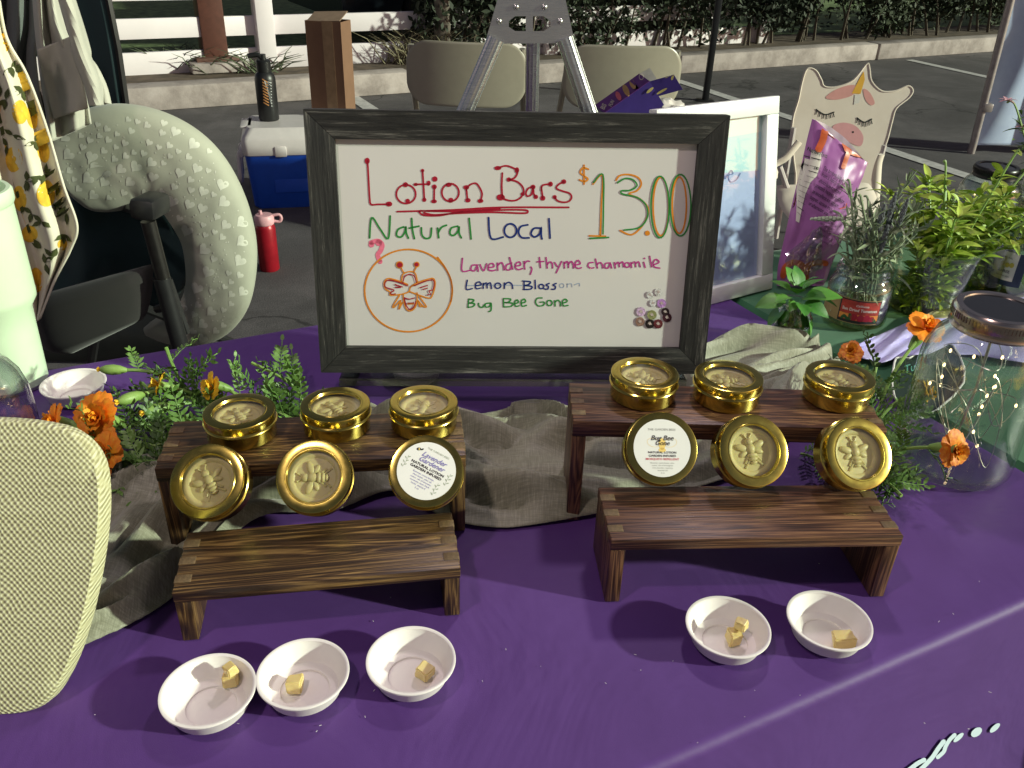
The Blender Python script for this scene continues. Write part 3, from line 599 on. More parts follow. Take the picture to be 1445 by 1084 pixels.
# ================================================================== WHITEBOARD SIGN
SW = .44; cor = [CAM+Vector(v)*SW for v in ((-.5047, 2.0273, -.4325), (.4941, 2.0746, -.4234), (.5035, 1.9811, -1.0677), (-.4954, 1.9339, -1.0769))]
SX = (cor[2]-cor[3]).normalized(); SZ = (cor[0]-cor[3]); SZ = (SZ-SX*SZ.dot(SX)).normalized(); SN = SX.cross(SZ); SN = -SN if SN.y > 0 else SN
SH = (cor[0]-cor[3]).length; SO = cor[3]; rotS = Matrix((( SX.x, -SN.x, SZ.x, SO.x), (SX.y, -SN.y, SZ.y, SO.y), (SX.z, -SN.z, SZ.z, SO.z), (0, 0, 0, 1)))
sign = thing('whiteboard_sign', 'framed whiteboard reading Lotion Bars $13.00 with charcoal wooden frame', 'sign'); sign.matrix_world = rotS
fwid = .0295; fth = .018     # local: x right, y away from viewer, z up; front face y=0
def mitre(a, b, c, d, nm='frame_rail'):
    mb = MB(); inn = .004
    mb.add([Vector((*a, .0)), Vector((*b, .0)), Vector((*c, inn)), Vector((*d, inn)), Vector((*a, fth)), Vector((*b, fth)), Vector((*c, fth)), Vector((*d, fth))], [(0, 1, 2, 3), (4, 7, 6, 5), (0, 4, 5, 1), (1, 5, 6, 2), (2, 6, 7, 3), (3, 7, 4, 0)], False)
    mb.v = [Vector((v.x, v.z, v.y)) for v in mb.v]; return mb
g = .0003; w_, h_ = SW, SH; q = fwid
for pts, vert in (([(g, 0), (w_-g, 0), (w_-q-g, q), (q+g, q)], 0), ([(g, h_), (w_-g, h_), (w_-q-g, h_-q), (q+g, h_-q)], 0), ([(0, g), (0, h_-g), (q, h_-q-g), (q, q+g)], 1), ([(w_, g), (w_, h_-g), (w_-q, h_-q-g), (w_-q, q+g)], 1)):
    mb = mitre(*pts)
    if vert:
        c0 = Vector((pts[0][0], 0, 0)); RM = Matrix.Rotation(PI/2, 4, 'Y'); inv = RM.inverted(); mb.v = [inv @ (v-c0) for v in mb.v]; mb.build('frame_rail', M_frame, sign, Matrix.Translation(c0) @ RM)
    else: mb.build('frame_rail', M_frame, sign)
mb = MB(); mb.box((w_/2, .0135, h_/2), (w_-2*q+.004, .006, h_-2*q+.004)); mb.build('writing_surface', M_board, sign)
def sp_(x, y):    # photo point -> local on writing surface
    p = PN(x, y, SO-SN*.0105, SN); l = rotS.inverted() @ p; return Vector((l.x, 0, l.z))
def stroke_obj(name, strokes, w, mat, tf, discs=(), y=.0101):
    polys = []
    sc = (tf((1, 0))[0]-tf((0, 0))[0])
    for st in strokes:
        closed = st[0] == 'o'
        if closed: pts = disc2d((st[1], st[2]), st[3], 56 if st[3] > 200 else 26, st[4]); pts = [Vector(tf(p)) for p in pts]; polys += ribbon2d(pts, w, True)
        else: pts = spline([(*tf(p), 0) for p in st], 5); polys += ribbon2d(pts, w)
    for d in discs: polys.append([Vector(tf(p)) for p in disc2d((d[0], d[1]), d[2], 12, d[3] if len(d) > 3 else None)])
    k = [0]
    def mp(q):
        l = sp_(q[0], q[1]); return Vector((l.x, y, l.z))
    return polys_to(name, polys, mp, mat, sign)
ink = lambda n, c: C(n, c, .35, var=.12, scale=300)
I_red = ink('red_marker', (.42, .012, .035)); I_grn = ink('green_marker', (.03, .26, .05)); I_blu = ink('navy_marker', (.008, .03, .20)); I_org = ink('orange_marker', (.78, .27, .02)); I_mag = ink('magenta_marker', (.52, .05, .28)); I_pnk = ink('pink_smudge', (.90, .20, .32)); I_fade = ink('faded_marker', (.35, .42, .55))
A = lambda p: (500+p[0]/4.379, 210+p[1]/4.379)
stroke_obj('lettering_lotion_bars', [[(82, 75), (88, 180), (95, 300), (104, 343), (150, 343), (215, 343)], ('o', 320, 280, 60, 58), [(422, 135), (428, 225), (433, 315)], [(378, 220), (460, 218)], [(495, 235), (493, 325)], ('o', 594, 270, 53, 55),
  [(692, 238), (696, 280), (700, 315)], [(692, 255), (712, 225), (750, 213), (775, 240), (790, 280), (780, 322)], [(915, 150), (911, 230), (915, 300)], [(885, 120), (940, 105), (1000, 128), (1008, 150), (990, 180), (955, 190)], [(955, 190), (1010, 205), (1045, 245), (1038, 290), (1000, 318), (950, 318), (905, 300)],
  [(1105, 235), (1075, 245), (1060, 275), (1072, 293), (1095, 280), (1105, 240), (1110, 280), (1122, 297)], [(1155, 235), (1165, 305)], [(1155, 255), (1165, 225), (1213, 218)], [(1295, 203), (1260, 222), (1250, 245), (1290, 262), (1330, 275), (1343, 300), (1325, 325), (1290, 330), (1255, 320), (1238, 298)],
  [(265, 388), (600, 378), (900, 362), (1325, 362)], [(400, 388), (430, 410), (530, 412), (650, 392), (900, 378), (1050, 378), (1072, 390), (1040, 398), (850, 392), (640, 398), (500, 408), (430, 396)], [(405, 383), (640, 386), (900, 370)]], 2.5, I_red, A,
  [(80, 75, 16, 20), (215, 341, 20, 16), (317, 222, 16), (330, 322, 14), (422, 135, 11), (433, 315, 13), (380, 220, 14, 10), (460, 212, 12, 16), (498, 187, 17), (495, 235, 15), (493, 325, 18, 12), (584, 222, 18, 14), (597, 318, 16), (692, 238, 18, 14), (702, 318, 17, 14), (780, 322, 18, 13), (887, 119, 22, 13), (1005, 132, 14, 18), (955, 190, 14), (905, 300, 26, 20), (1105, 236, 15), (1122, 297, 14), (1165, 305, 16), (1213, 218, 14, 16), (1295, 203, 15), (1238, 298, 13), (1040, 280, 12)])
stroke_obj('lettering_natural', [[(95, 550), (108, 425), (160, 495), (210, 555), (222, 415)], [(305, 482), (270, 500), (262, 535), (290, 545), (312, 515), (318, 480), (322, 520), (335, 552)], [(355, 430), (360, 500), (372, 555)], [(340, 490), (400, 478)], [(415, 488), (418, 530), (440, 553), (470, 545), (478, 490)], [(515, 490), (522, 550)], [(520, 515), (540, 485), (570, 472)], [(640, 478), (600, 490), (592, 525), (615, 535), (640, 510), (648, 480), (648, 520), (662, 550)], [(710, 430), (722, 557)]], 2.5, I_grn, A)
stroke_obj('lettering_local', [[(830, 425), (845, 552), (920, 545)], ('o', 965, 505, 38, 42), [(1072, 470), (1030, 480), (1015, 515), (1035, 548), (1080, 550)], [(1150, 490), (1110, 492), (1092, 525), (1115, 545), (1145, 525), (1155, 485), (1155, 530), (1160, 557)], [(1203, 432), (1210, 552)]], 2.6, I_blu, A)
B = lambda p: (740+p[0]/2.709, 140+p[1]/2.709)
stroke_obj('price_orange_lines', [[(245, 268), (225, 262), (213, 280), (228, 293), (243, 305), (230, 315), (210, 308)], [(228, 252), (228, 325)], [(262, 325), (298, 292), (294, 410), (290, 520)], [(248, 522), (310, 524)], [(350, 310), (365, 292), (400, 288), (435, 300), (447, 325), (430, 350), (400, 362), (440, 380), (470, 410), (472, 440), (450, 485), (410, 518), (366, 502)], ('o', 522, 410, 30, 112), ('o', 592, 405, 27, 108)], 2.4, I_org, B, [(470, 512, 10)])
stroke_obj('price_green_lines', [[(264, 318), (300, 288), (302, 410), (300, 515)], [(250, 532), (322, 528)], [(355, 320), (385, 303), (415, 308), (430, 330), (405, 348), (372, 350), (375, 362), (430, 375), (465, 405), (470, 450), (440, 490), (380, 500)], ('o', 518, 412, 35, 118), ('o', 596, 405, 40, 118)], 2.2, I_grn, B, y=.0099)
E_ = lambda p: (500+p[0]/7.225, 330+p[1]/7.225)
stroke_obj('pink_smudge_mark', [[(170, 90), (240, 72), (285, 110), (270, 170), (240, 215), (265, 285)]], 6.5, I_pnk, E_, [(175, 110, 30), (250, 90, 35)], y=.0102)
stroke_obj('bee_circle', [('o', 553, 578, 447, 420), [(850, 240), (930, 350), (985, 470), (998, 580), (985, 690)]], 2.3, I_org, E_)
stroke_obj('bee_drawing_orange', [[(480, 350), (505, 395)], [(630, 345), (605, 390)], [(482, 490), (495, 415), (560, 385), (620, 400), (645, 490)], [(545, 515), (440, 475), (345, 455), (305, 500), (318, 560), (365, 592), (370, 625), (480, 615), (555, 590), (572, 545), (605, 518)], [(570, 545), (640, 500), (740, 465), (805, 455), (825, 500), (815, 570), (790, 640), (765, 655), (690, 635), (570, 590)],
  [(500, 620), (508, 700), (535, 770), (575, 785), (620, 750), (640, 680), (640, 600)], [(460, 630), (395, 735), (410, 745), (470, 680)], [(475, 680), (455, 770), (490, 700)], [(665, 640), (735, 740), (700, 735), (650, 680)], [(655, 690), (665, 735), (690, 740)], [(545, 715), (605, 712)]], 1.9, I_org, E_, [(462, 315, 38), (637, 313, 30)], y=.0100)
stroke_obj('bee_drawing_red', [[(497, 495), (510, 440), (560, 412), (610, 430), (632, 495)], [(548, 530), (450, 490), (345, 472), (312, 510), (325, 545), (405, 572), (370, 600), (385, 615), (420, 610)], [(415, 515), (490, 540)], [(420, 545), (475, 545)], [(610, 530), (720, 485), (800, 470), (815, 510), (800, 570), (760, 580), (778, 615), (745, 622)], [(670, 550), (745, 525)], [(700, 567), (745, 553)], [(510, 650), (530, 730), (570, 770), (610, 735), (625, 690)], [(510, 650), (560, 665), (615, 652)], [(545, 705), (605, 703)]], 1.5, I_red, E_, [(464, 316, 28), (635, 312, 20)], y=.0098)
D_ = lambda p: (640+p[0]/4.516, 350+p[1]/4.516)
stroke_obj('lettering_lavender_thyme_chamomile', [[(58, 65), (55, 145), (105, 142)], [(155, 108), (120, 110), (112, 138), (135, 145), (152, 115), (158, 148)], [(170, 105), (192, 145), (212, 100)], [(222, 125), (258, 118), (250, 98), (228, 105), (222, 135), (245, 145), (268, 140)], [(280, 95), (283, 143)], [(283, 110), (305, 92), (318, 110), (322, 140)], [(372, 95), (340, 108), (335, 135), (360, 138), (372, 110)], [(358, 60), (378, 135)], [(395, 115), (428, 108), (420, 88), (398, 100), (395, 125), (415, 138), (440, 130)], [(450, 85), (455, 135)], [(453, 100), (470, 83), (485, 85)], [(493, 120), (500, 135), (490, 168)],
  [(548, 60), (555, 125)], [(533, 88), (575, 85)], [(590, 60), (598, 128)], [(597, 105), (615, 88), (630, 100), (632, 128)], [(645, 92), (662, 118)], [(690, 85), (655, 158)], [(705, 90), (708, 128)], [(708, 100), (725, 85), (732, 105), (733, 125)], [(733, 105), (750, 85), (762, 100), (765, 128)], [(775, 108), (808, 100), (795, 78), (778, 92), (775, 115), (795, 130), (815, 125)],
  [(890, 92), (865, 95), (857, 115), (875, 128), (895, 125)], [(905, 70), (918, 128)], [(915, 105), (935, 92), (948, 105), (952, 128)], [(1000, 95), (970, 98), (965, 122), (985, 128), (1000, 100), (1008, 128)], [(1025, 92), (1032, 128)], [(1032, 105), (1050, 90), (1058, 120)], [(1058, 100), (1078, 88), (1085, 120)], ('o', 1107, 108, 16, 15), [(1130, 92), (1135, 125)], [(1135, 100), (1155, 88), (1162, 120)], [(1162, 98), (1180, 88), (1190, 120)], [(1212, 90), (1222, 125)], [(1250, 52), (1262, 120)], [(1275, 108), (1310, 90), (1290, 72), (1272, 95), (1280, 120), (1315, 128)]], 2.0, I_mag, D_, [(1217, 66, 6)])
stroke_obj('lettering_lemon_blossom', [[(88, 205), (82, 262), (120, 258)], [(142, 240), (175, 234), (165, 215), (142, 228), (145, 258), (175, 255)], [(190, 225), (190, 258)], [(190, 235), (210, 222), (215, 255)], [(215, 232), (235, 222), (243, 258)], ('o', 283, 240, 19, 17), [(325, 222), (325, 258)], [(325, 235), (350, 218), (372, 230), (378, 258)], [(450, 210), (450, 262)], [(440, 210), (490, 215), (480, 232), (455, 238)], [(455, 238), (500, 245), (490, 262), (445, 264)], [(520, 205), (523, 260)], ('o', 560, 245, 16, 14), [(610, 225), (590, 235), (605, 245), (600, 262), (580, 260)], [(655, 225), (635, 235), (650, 245), (645, 262), (625, 262)]], 1.9, I_blu, D_)
stroke_obj('lettering_faded_end', [('o', 690, 240, 14, 13), [(725, 228), (725, 250)], [(725, 232), (750, 228), (755, 248)], [(770, 235), (800, 225), (803, 242)], [(80, 240), (300, 236), (480, 240)]], 1.3, I_fade, D_, y=.0103)
stroke_obj('lettering_bug_bee_gone', [[(98, 325), (92, 375)], [(98, 325), (130, 330), (120, 345), (100, 350)], [(100, 350), (135, 355), (125, 372), (92, 378)], [(160, 352), (165, 372), (185, 378), (195, 362)], [(235, 350), (205, 355), (205, 375), (230, 372), (240, 350), (240, 395), (225, 405)], [(318, 322), (320, 372)], [(318, 322), (365, 325), (350, 345), (325, 347)], [(325, 347), (378, 352), (365, 372), (320, 375)], [(390, 355), (415, 345), (405, 330), (390, 345), (395, 370), (418, 368)], [(430, 352), (460, 342), (450, 325), (432, 340), (438, 370), (465, 365)], [(565, 318), (535, 320), (523, 345), (540, 368), (572, 365), (578, 345), (552, 345)], ('o', 612, 350, 17, 17), [(645, 335), (648, 370)], [(648, 345), (665, 332), (680, 345), (683, 370)], [(695, 352), (725, 340), (712, 325), (695, 340), (702, 368), (730, 365)]], 1.9, I_grn, D_)
stk = [((1305, 280, 25), (.75, .68, .62)), ((1250, 297, 22), (.72, .70, .68)), ((1270, 350, 22), (.78, .74, .80)), ((1325, 352, 29), (.50, .26, .60)), ((1193, 405, 30), (.60, .42, .62)), ((1263, 425, 31), (.27, .28, .12)), ((1187, 468, 30), (.30, .18, .14)), ((1250, 482, 30), (.02, .015, .015)), ((1303, 482, 30), (.14, .03, .035)), ((1360, 442, 30), (.07, .02, .03)), ((1348, 405, 26), (.03, .015, .02))]
for i, ((x, y, r), c) in enumerate(stk):
    o = stroke_obj('round_sticker', [], 1, C('sticker_%s' % 'abcdefghijk'[i], c, .3, var=.6, scale=700), D_, [(x, y, r)], y=.0096-.0001*(i % 3))
    stroke_obj('sticker_motif', [[(x-r*.4, y), (x, y-r*.4), (x+r*.4, y+r*.2)]], .7, C('sticker_motif_ink', (.55, .45, .42), .5), D_, [(x, y, r*.25)], y=.0093)
# ---- easel
M_rub = C('black_rubber', (.02, .02, .02), .7)
easel = thing('display_easel', 'silver aluminium tripod easel holding the whiteboard sign', 'easel')
def back(x, y, off): return PN(x, y, SO-SN*off, SN)
en = SN; 
def plate_pt(x, y): return back(x, y, .075)
pl = [plate_pt(x, y) for x, y in ((722, -70), (783, -70), (811, 61), (684, 62))]
hl1 = [plate_pt(*q) for q in ((727, 23), (742, 23), (742, 44), (727, 44), (718, 38), (718, 30))]; hl2 = [plate_pt(*q) for q in ((752, 23), (767, 23), (777, 30), (777, 38), (767, 44), (752, 44))]
bm = bmesh.new()
def ringv(pts): return [bm.verts.new(p) for p in pts]
ov = ringv(pl); h1 = ringv(hl1); h2 = ringv(hl2)
for rg in (ov, h1, h2):
    for i in range(len(rg)): bm.edges.new((rg[i], rg[(i+1) % len(rg)]))
bmesh.ops.triangle_fill(bm, use_beauty=True, use_dissolve=False, edges=bm.edges[:], normal=en)
me = bpy.data.meshes.new('head_plate'); bm.to_mesh(me); bm.free(); me.materials.append(M_alu); hp = link('head_plate', me, easel); solid(hp, .003, 0)
mb = MB(); 
for q in ((704, 30), (790, 30), (728, 10), (768, 10)):
    p = plate_pt(*q); mb.ball(p+en*.002, .0032, 6)
mb.build('rivets', M_alu, easel)
def legt(pts, name='leg', r=.0085, fl=.55, flute=True):
    o = MB()
    a, b = Vector(pts[0]), Vector(pts[-1]); t = (b-a).normalized(); w = t.cross(en).normalized()
    n = 36; prof = []
    for k in range(n): a_ = TAU*k/n; rr = r*(1+.06*math.cos(a_*12)); prof.append(w*rr*math.cos(a_)+en*rr*fl*math.sin(a_))
    o.add([p+q for p in (a, b) for q in prof], [(k, (k+1) % n, n+(k+1) % n, n+k) for k in range(n)]+[tuple(range(n)), tuple(range(2*n-1, n-1, -1))])
    return o.build(name, M_alu, easel)
la = back(700, 55, .068); lb_ = P(489, 548); lb_ += Vector((0, .012, 0)); rb = Vector((2*la.x*0+.205, lb_.y+.02, T)); ra = back(797, 55, .068)
legt([la, lb_.lerp(la, .06)]); legt([ra, rb.lerp(ra, .04)])
lc = back(752, 58, .085); ld = Vector((lc.x+.01, lc.y+.16, T)); legt([lc, ld], 'rear_leg', .0075, .9)
for p, q_ in ((lb_, la), (rb, ra), (ld, lc)):
    d = (q_-p).normalized(); mb = MB(); mb.tube([p+Vector((0, 0, .002)), p+d*.022], [.0095, .0085], 14); mb.build('rubber_foot', M_rub, easel)
# ledge bar + pegs under the sign
mb = MB(); c = SO+SX*(SW*.5)-SZ*.0045-SN*.006; A3 = Matrix(((SX.x, -SN.x, SZ.x), (SX.y, -SN.y, SZ.y), (SX.z, -SN.z, SZ.z)))
mb.box(c, (SW*.90, .034, .0025), A3).box(c+SN*.0165-SZ*.0030, (SW*.90, .0015, .0085), A3); mb.build('ledge', thin_glass('ledge_acrylic', (.72, .74, .70), .22, .15), easel)
# ================================================================== WHITE PICTURE FRAME behind
pb = P(1090, 408); pa = R_(33); px_ = Vector((math.cos(pa), math.sin(pa), 0)); pt = PY(1102, 136, pb.y+.045)
pz = (pt-pb); PHt = pz.length; pz.normalize(); pz = (pz-px_*pz.dot(px_)).normalized(); pn = px_.cross(pz); pn = -pn if pn.y > 0 else pn; PW = .23
M4 = Matrix(((px_.x, -pn.x, pz.x, pb.x), (px_.y, -pn.y, pz.y, pb.y), (px_.z, -pn.z, pz.z, pb.z+.001), (0, 0, 0, 1)))
pic = thing('picture_frame', 'white framed blue print leaning behind the whiteboard', 'picture frame'); pic.matrix_world = M4
M_wf = C('white_lacquer', (.76, .78, .76), .35, var=.04); fq = .024
for c, d in (((-PW/2, .008, fq/2), (PW, .016, fq)), ((-PW/2, .008, PHt-fq/2), (PW, .016, fq)), ((-fq/2, .008, PHt/2), (fq, .0155, PHt-2*fq-.0006)), ((-PW+fq/2, .008, PHt/2), (fq, .0155, PHt-2*fq-.0006))):
    mb = MB(); mb.box(c, d, bev=.0012); mb.build('frame_rail', M_wf, pic)
mb = MB(); mb.box((-PW/2, .0125, PHt/2), (PW-2*fq+.004, .002, PHt-2*fq+.004)); mb.build('print', C('blue_print', (.46, .54, .84), .35, var=.05, scale=4), pic)
pin = M4.inverted()
def onpic(x, y, k=.0108): p = PN(x, y, pb-pn*k, pn); l = pin @ p; return Vector((l.x, k, l.z))
xa, xb = -PW+fq, -fq; za, zb = fq, PHt-fq
mb = MB(); n = 20
mb.add([Vector((xa+(xb-xa)*i/n, .0112, za+(zb-za)*(.60+.10*i/n+.04*math.sin(i/n*4)))) for i in range(n+1)]+[Vector((xa+(xb-xa)*i/n, .0112, zb)) for i in range(n+1)], [(i, i+1, n+2+i, n+1+i) for i in range(n)], False); mb.build('print_upper_band', C('aqua_print', (.50, .78, .86), .35, var=.05, scale=4), pic)
mb = MB(); mb.add([Vector((xa+(xb-xa)*i/n, .0110, za+(zb-za)*(.88+.02*i/n))) for i in range(n+1)]+[Vector((xa+(xb-xa)*i/n, .0110, zb)) for i in range(n+1)], [(i, i+1, n+2+i, n+1+i) for i in range(n)], False); mb.build('print_top_band', C('pale_print', (.70, .86, .86), .35, var=.05, scale=4), pic)
zq = lambda p: (940+p[0]/2.861, p[1]/2.861); stv = []
for st in ([(205, 735), (215, 700), (225, 725), (232, 700), (240, 722), (247, 705), (262, 705), (270, 700), (262, 688), (252, 712), (262, 735), (285, 725), (300, 700)], [(130, 735), (150, 680), (160, 735), (180, 700), (195, 735)]): stv += ribbon2d(spline([(*zq(p), 0) for p in st], 5), 1.3)
polys_to('script_word', stv, lambda q: onpic(q[0], q[1], .0106), C('blue_script', (.12, .20, .50), .5), pic)
# acrylic pane
mb = MB(); mb.box((-PW/2, .0088, PHt/2), (PW-2*fq+.002, .001, PHt-2*fq+.002)); mb.build('pane', thin_glass('picture_pane', (.97, .98, .98), .04, .05, False), pic)
# prop leg so that it stands
mb = MB(); a = Vector((-PW/2, .017, PHt*.6)); b_ = pin @ (M4 @ Vector((-PW/2, .017, 0))+Vector((-.03, .09, 0))); mb.tube([a, b_], .004, 6); mb.build('prop', M_wf, pic)
# ================================================================== CLOTH / PANEL HELPERS
def bound(pts, v):     # polyline in photo px, v 0..1 by arc index
    n = len(pts)-1; i = min(int(v*n), n-1); f = v*n-i; a, b = pts[i], pts[i+1]; return (a[0]+(b[0]-a[0])*f, a[1]+(b[1]-a[1])*f)
def panel(name, left, right, where, mat, parent=None, nu=40, nv=50, fold=None, th=.004, smooth=True):
    L = [(p.x, p.y) for p in spline([(*q, 0) for q in left], 8)] if smooth else left; Rr = [(p.x, p.y) for p in spline([(*q, 0) for q in right], 8)] if smooth else right
    def f(u, v):
        a = bound(L, v); b = bound(Rr, v); x = a[0]+(b[0]-a[0])*u; y = a[1]+(b[1]-a[1])*u; p = where(x, y)
        if fold: p = p+(p-CAM).normalized()*fold(u, v)
        return p
    mb = MB(); mb.grid(f, nu, nv); o = mb.build(name, mat, parent)
    if parent: o.matrix_parent_inverse = parent.matrix_world.inverted() if False else Matrix.Identity(4)
    if th: solid(o, th, 0)
    return o
atY = lambda Y, k=0: (lambda x, y: PY(x, y, Y))
def puff(name, left, right, where, dirn, bulge, mat, parent=None, nu=26, nv=40, seam=.2, crease=0, seed=0):     # closed cushion-like body between two faces
    L = [(p.x, p.y) for p in spline([(*q, 0) for q in left], 8)]; Rr = [(p.x, p.y) for p in spline([(*q, 0) for q in right], 8)]; dirn = Vector(dirn)
    mb = MB()
    for s_ in (1, -1):
        def f(u, v):
            a = bound(L, v); b = bound(Rr, v); x = a[0]+(b[0]-a[0])*u; y = a[1]+(b[1]-a[1])*u
            h = max(0, 4*u*(1-u))**.5*max(0, min(1, 4*v*(1-v)*1.6))**.5
            return where(x, y)+dirn*bulge*s_*h*(1+(crease*noise.noise(Vector((u*5, v*7, seed))) if crease else 0))
        mb.grid(f, nu, nv)
    return mb.build(name, mat, parent)
def text_px(s, x, y, size, rot, sx=1, shear=0, bold=0, align='LEFT'):     # text laid out in measured photo positions, y down
    c, sn = math.cos(rot), math.sin(rot); out = []
    for q in text2d(s, size, align, shear, bold, sx): out.append([Vector((x+p.x*c+p.y*sn, y+p.x*sn-p.y*c)) for p in q])
    return out
def sub(poly):     # fan a big polygon into small ones around its centre, so that it follows the surface
    c = (sum(p[0] for p in poly)/len(poly), sum(p[1] for p in poly)/len(poly)); n = len(poly); out = []
    for i in range(n):
        a, b = poly[i], poly[(i+1) % n]; rings = [(0, .35), (.35, .7), (.7, 1)]
        for r_0, r_1 in rings:
            pa0 = (c[0]+(a[0]-c[0])*r_0, c[1]+(a[1]-c[1])*r_0); pb0 = (c[0]+(b[0]-c[0])*r_0, c[1]+(b[1]-c[1])*r_0); pa1 = (c[0]+(a[0]-c[0])*r_1, c[1]+(a[1]-c[1])*r_1); pb1 = (c[0]+(b[0]-c[0])*r_1, c[1]+(b[1]-c[1])*r_1)
            out.append([pa0, pa1, pb1, pb0] if r_0 else [pa0, pa1, pb1])
    return out
def hsub(q):
    c = (sum(p[0] for p in q)/len(q), sum(p[1] for p in q)/len(q)); return [[c, q[i], q[(i+1) % len(q)]] for i in range(len(q))]
# ================================================================== FOLDING CHAIRS
M_beige = C('beige_enamel', (.33, .30, .24), .32, var=.04); M_tubeb = C('beige_tube', (.30, .27, .22), .35, var=.05)
def folding_chair(loc, rz, label):
    t = thing('folding_chair', label, 'chair', loc, rz, 'beige folding chairs behind the sign')
    def back(u, v):
        a = u*2-1; b = v*2-1; w = .225; h = .115; r = .085
        x = a*w; z = b*h; cx = max(abs(x)-(w-r), 0); cz = max(abs(z)-(h-r), 0); L_ = math.hypot(cx, cz)
        if L_ > 1e-9 and cx > 0 and cz > 0:
            m = max(cx, cz)/L_; x = math.copysign((w-r)+cx*m, x); z = math.copysign((h-r)+cz*m, z)
        return Vector((x, -.20-.035*(1-(x/w)**2)+.0, .685+z))
    mb = MB(); mb.grid(back, 36, 24); o = mb.build('backrest', M_beige, t); solid(o, .008, 0); o.modifiers.new('edge', 'BEVEL').width = .002
    mb = MB(); mb.grid(lambda u, v: Vector(((u-.5)*.39*(1-.1*v), -.14+.38*v, .435-.012*math.sin(u*PI)*math.sin(v*PI)+.01*(2*abs(v-.5))**4)), 20, 20); o = mb.build('seat', M_beige, t); solid(o, .02)
    for s_ in (-1, 1):
        mb = MB(); mb.tube([(s_*.215, .26, 0), (s_*.215, 0, .42), (s_*.21, -.18, .70), (s_*.205, -.20, .78)], .012, 8); mb.build('front_leg', M_tubeb, t)
        mb = MB(); mb.tube([(s_*.19, -.28, 0), (s_*.19, .10, .42)], .011, 8); mb.build('rear_leg', M_tubeb, t)
    mb = MB(); mb.tube([(-.215, .20, .09), (.215, .20, .09)], .008, 6).tube([(-.19, -.22, .09), (.19, -.22, .09)], .008, 6); mb.build('crossbars', M_tubeb, t)['kind'] = 'stuff'
    return t
c1 = PY(661, 90, 3.35); c2 = PY(872, 76, 3.42)
folding_chair((c1.x, 3.55, 0), R_(-2), 'beige folding chair behind the left half of the easel')
folding_chair((c2.x, 3.60, 0), R_(6), 'beige folding chair carrying the purple snack box')
# plastic bag + snack box on the right chair
sb0 = PY(926, 176, 3.34)
def bagf(u, v):
    th = u*TAU; ph = v*PI; d = Vector((math.sin(ph)*math.cos(th), math.sin(ph)*math.sin(th), math.cos(ph))); k = 1+.28*noise.noise(d*2.6)+.12*noise.noise(d*8)
    return Vector((sb0.x, 3.34, sb0.z))+Vector((d.x*.135*k, d.y*.09*k, d.z*.095*k))
mb = MB(); mb.grid(bagf, 50, 30); tag(mb.build('plastic_bag', C('white_film', (.62, .55, .54), .35, var=.15, scale=12)), 'crumpled white plastic bag lying on the right folding chair', 'plastic bag')
V0 = PY(853, 160, 3.18); V1 = PY(917, 115, 3.18); av = (V1-V0); al = av.length; an = av.normalized(); cv = Vector((an.z, 0, -an.x))*.10; bvv = Vector((-.030, .075, .012))
sbx = thing('snack_box', 'open purple snack box tilted on the right folding chair', 'box', V0)
M_pbox = C('purple_carton', (.17, .04, .26), .45, var=.12, scale=20); M_pbox2 = C('violet_carton', (.06, .035, .24), .45, var=.12, scale=20)
def quadp(nm, p, u, v, m):
    mb = MB(); mb.prism([p, p+u, p+u+v, p+v], u.cross(v), .0015); return mb.build(nm, m, sbx)
Z0 = Vector((0, 0, 0)); quadp('narrow_side', Z0, av, bvv, M_pbox); quadp('broad_side', Z0, av, cv, M_pbox2); quadp('rear_side', bvv, av, cv, M_pbox2); quadp('end_panel', Z0, bvv, cv, M_pbox2)
quadp('open_flap', av, an*.045+Vector((.045, -.01, 0)), cv*.62, M_pbox2); quadp('inner_flap', av+bvv, an*.02+Vector((.02, .0, .01)), cv*.5, C('carton_inside', (.40, .38, .36), .7))
bpy.context.view_layer.update()
bx_objs = [o for o in sbx.children]; bvb = bvh_of(bx_objs)
def cpx(p): return (820+p[0]/8.028, 80+p[1]/8.028)
ctx = text_px('BAG', *cpx((-0, 0)), 1, 0) and []
dec = []
for (x, y, rx, ry, rot) in ((585, 315, 30, 62, -25), (512, 385, 32, 70, -25),):
    dec.append([cpx(p) for p in disc2d((x, y), rx, 14, ry, R_(rot))])
polys_to('biscuit_print', dec, onto(bvb, .002), C('tan_print', (.62, .36, .14), .5), sbx)
polys_to('pink_print', [[cpx(p) for p in disc2d((425, 450), 28, 14, 55, R_(-25))]], onto(bvb, .002), C('coral_print', (.80, .16, .22), .5), sbx)
dec = [[cpx(p) for p in q] for q in ribbon2d(disc2d((685, 232), 24, 16, 34), 9, True)]+text_px('BS', *cpx((262, 610)), 9, R_(-62), .9, bold=.03)+text_px('FUN', *cpx((345, 575)), 7, R_(-62), .7, bold=.03)+text_px('M', *cpx((850, 225)), 8, 0, 1, bold=.04)+text_px('NEW', *cpx((920, 195)), 4, R_(10), 1, bold=.03)
polys_to('cream_print', dec, onto(bvb, .002), C('cream_print', (.68, .58, .52), .5), sbx)
polys_to('gold_print', [[cpx(p) for p in disc2d((945, 225), 36, 12, 16, R_(8))], [cpx(p) for p in disc2d((1035, 230), 14, 12, 38, R_(15))], [cpx(p) for p in disc2d((780, 380), 16, 12, 52, R_(50))], [cpx(p) for p in disc2d((915, 390), 14, 12, 70, R_(60))]], onto(bvb, .002), C('gold_print', (.55, .46, .16), .5), sbx)
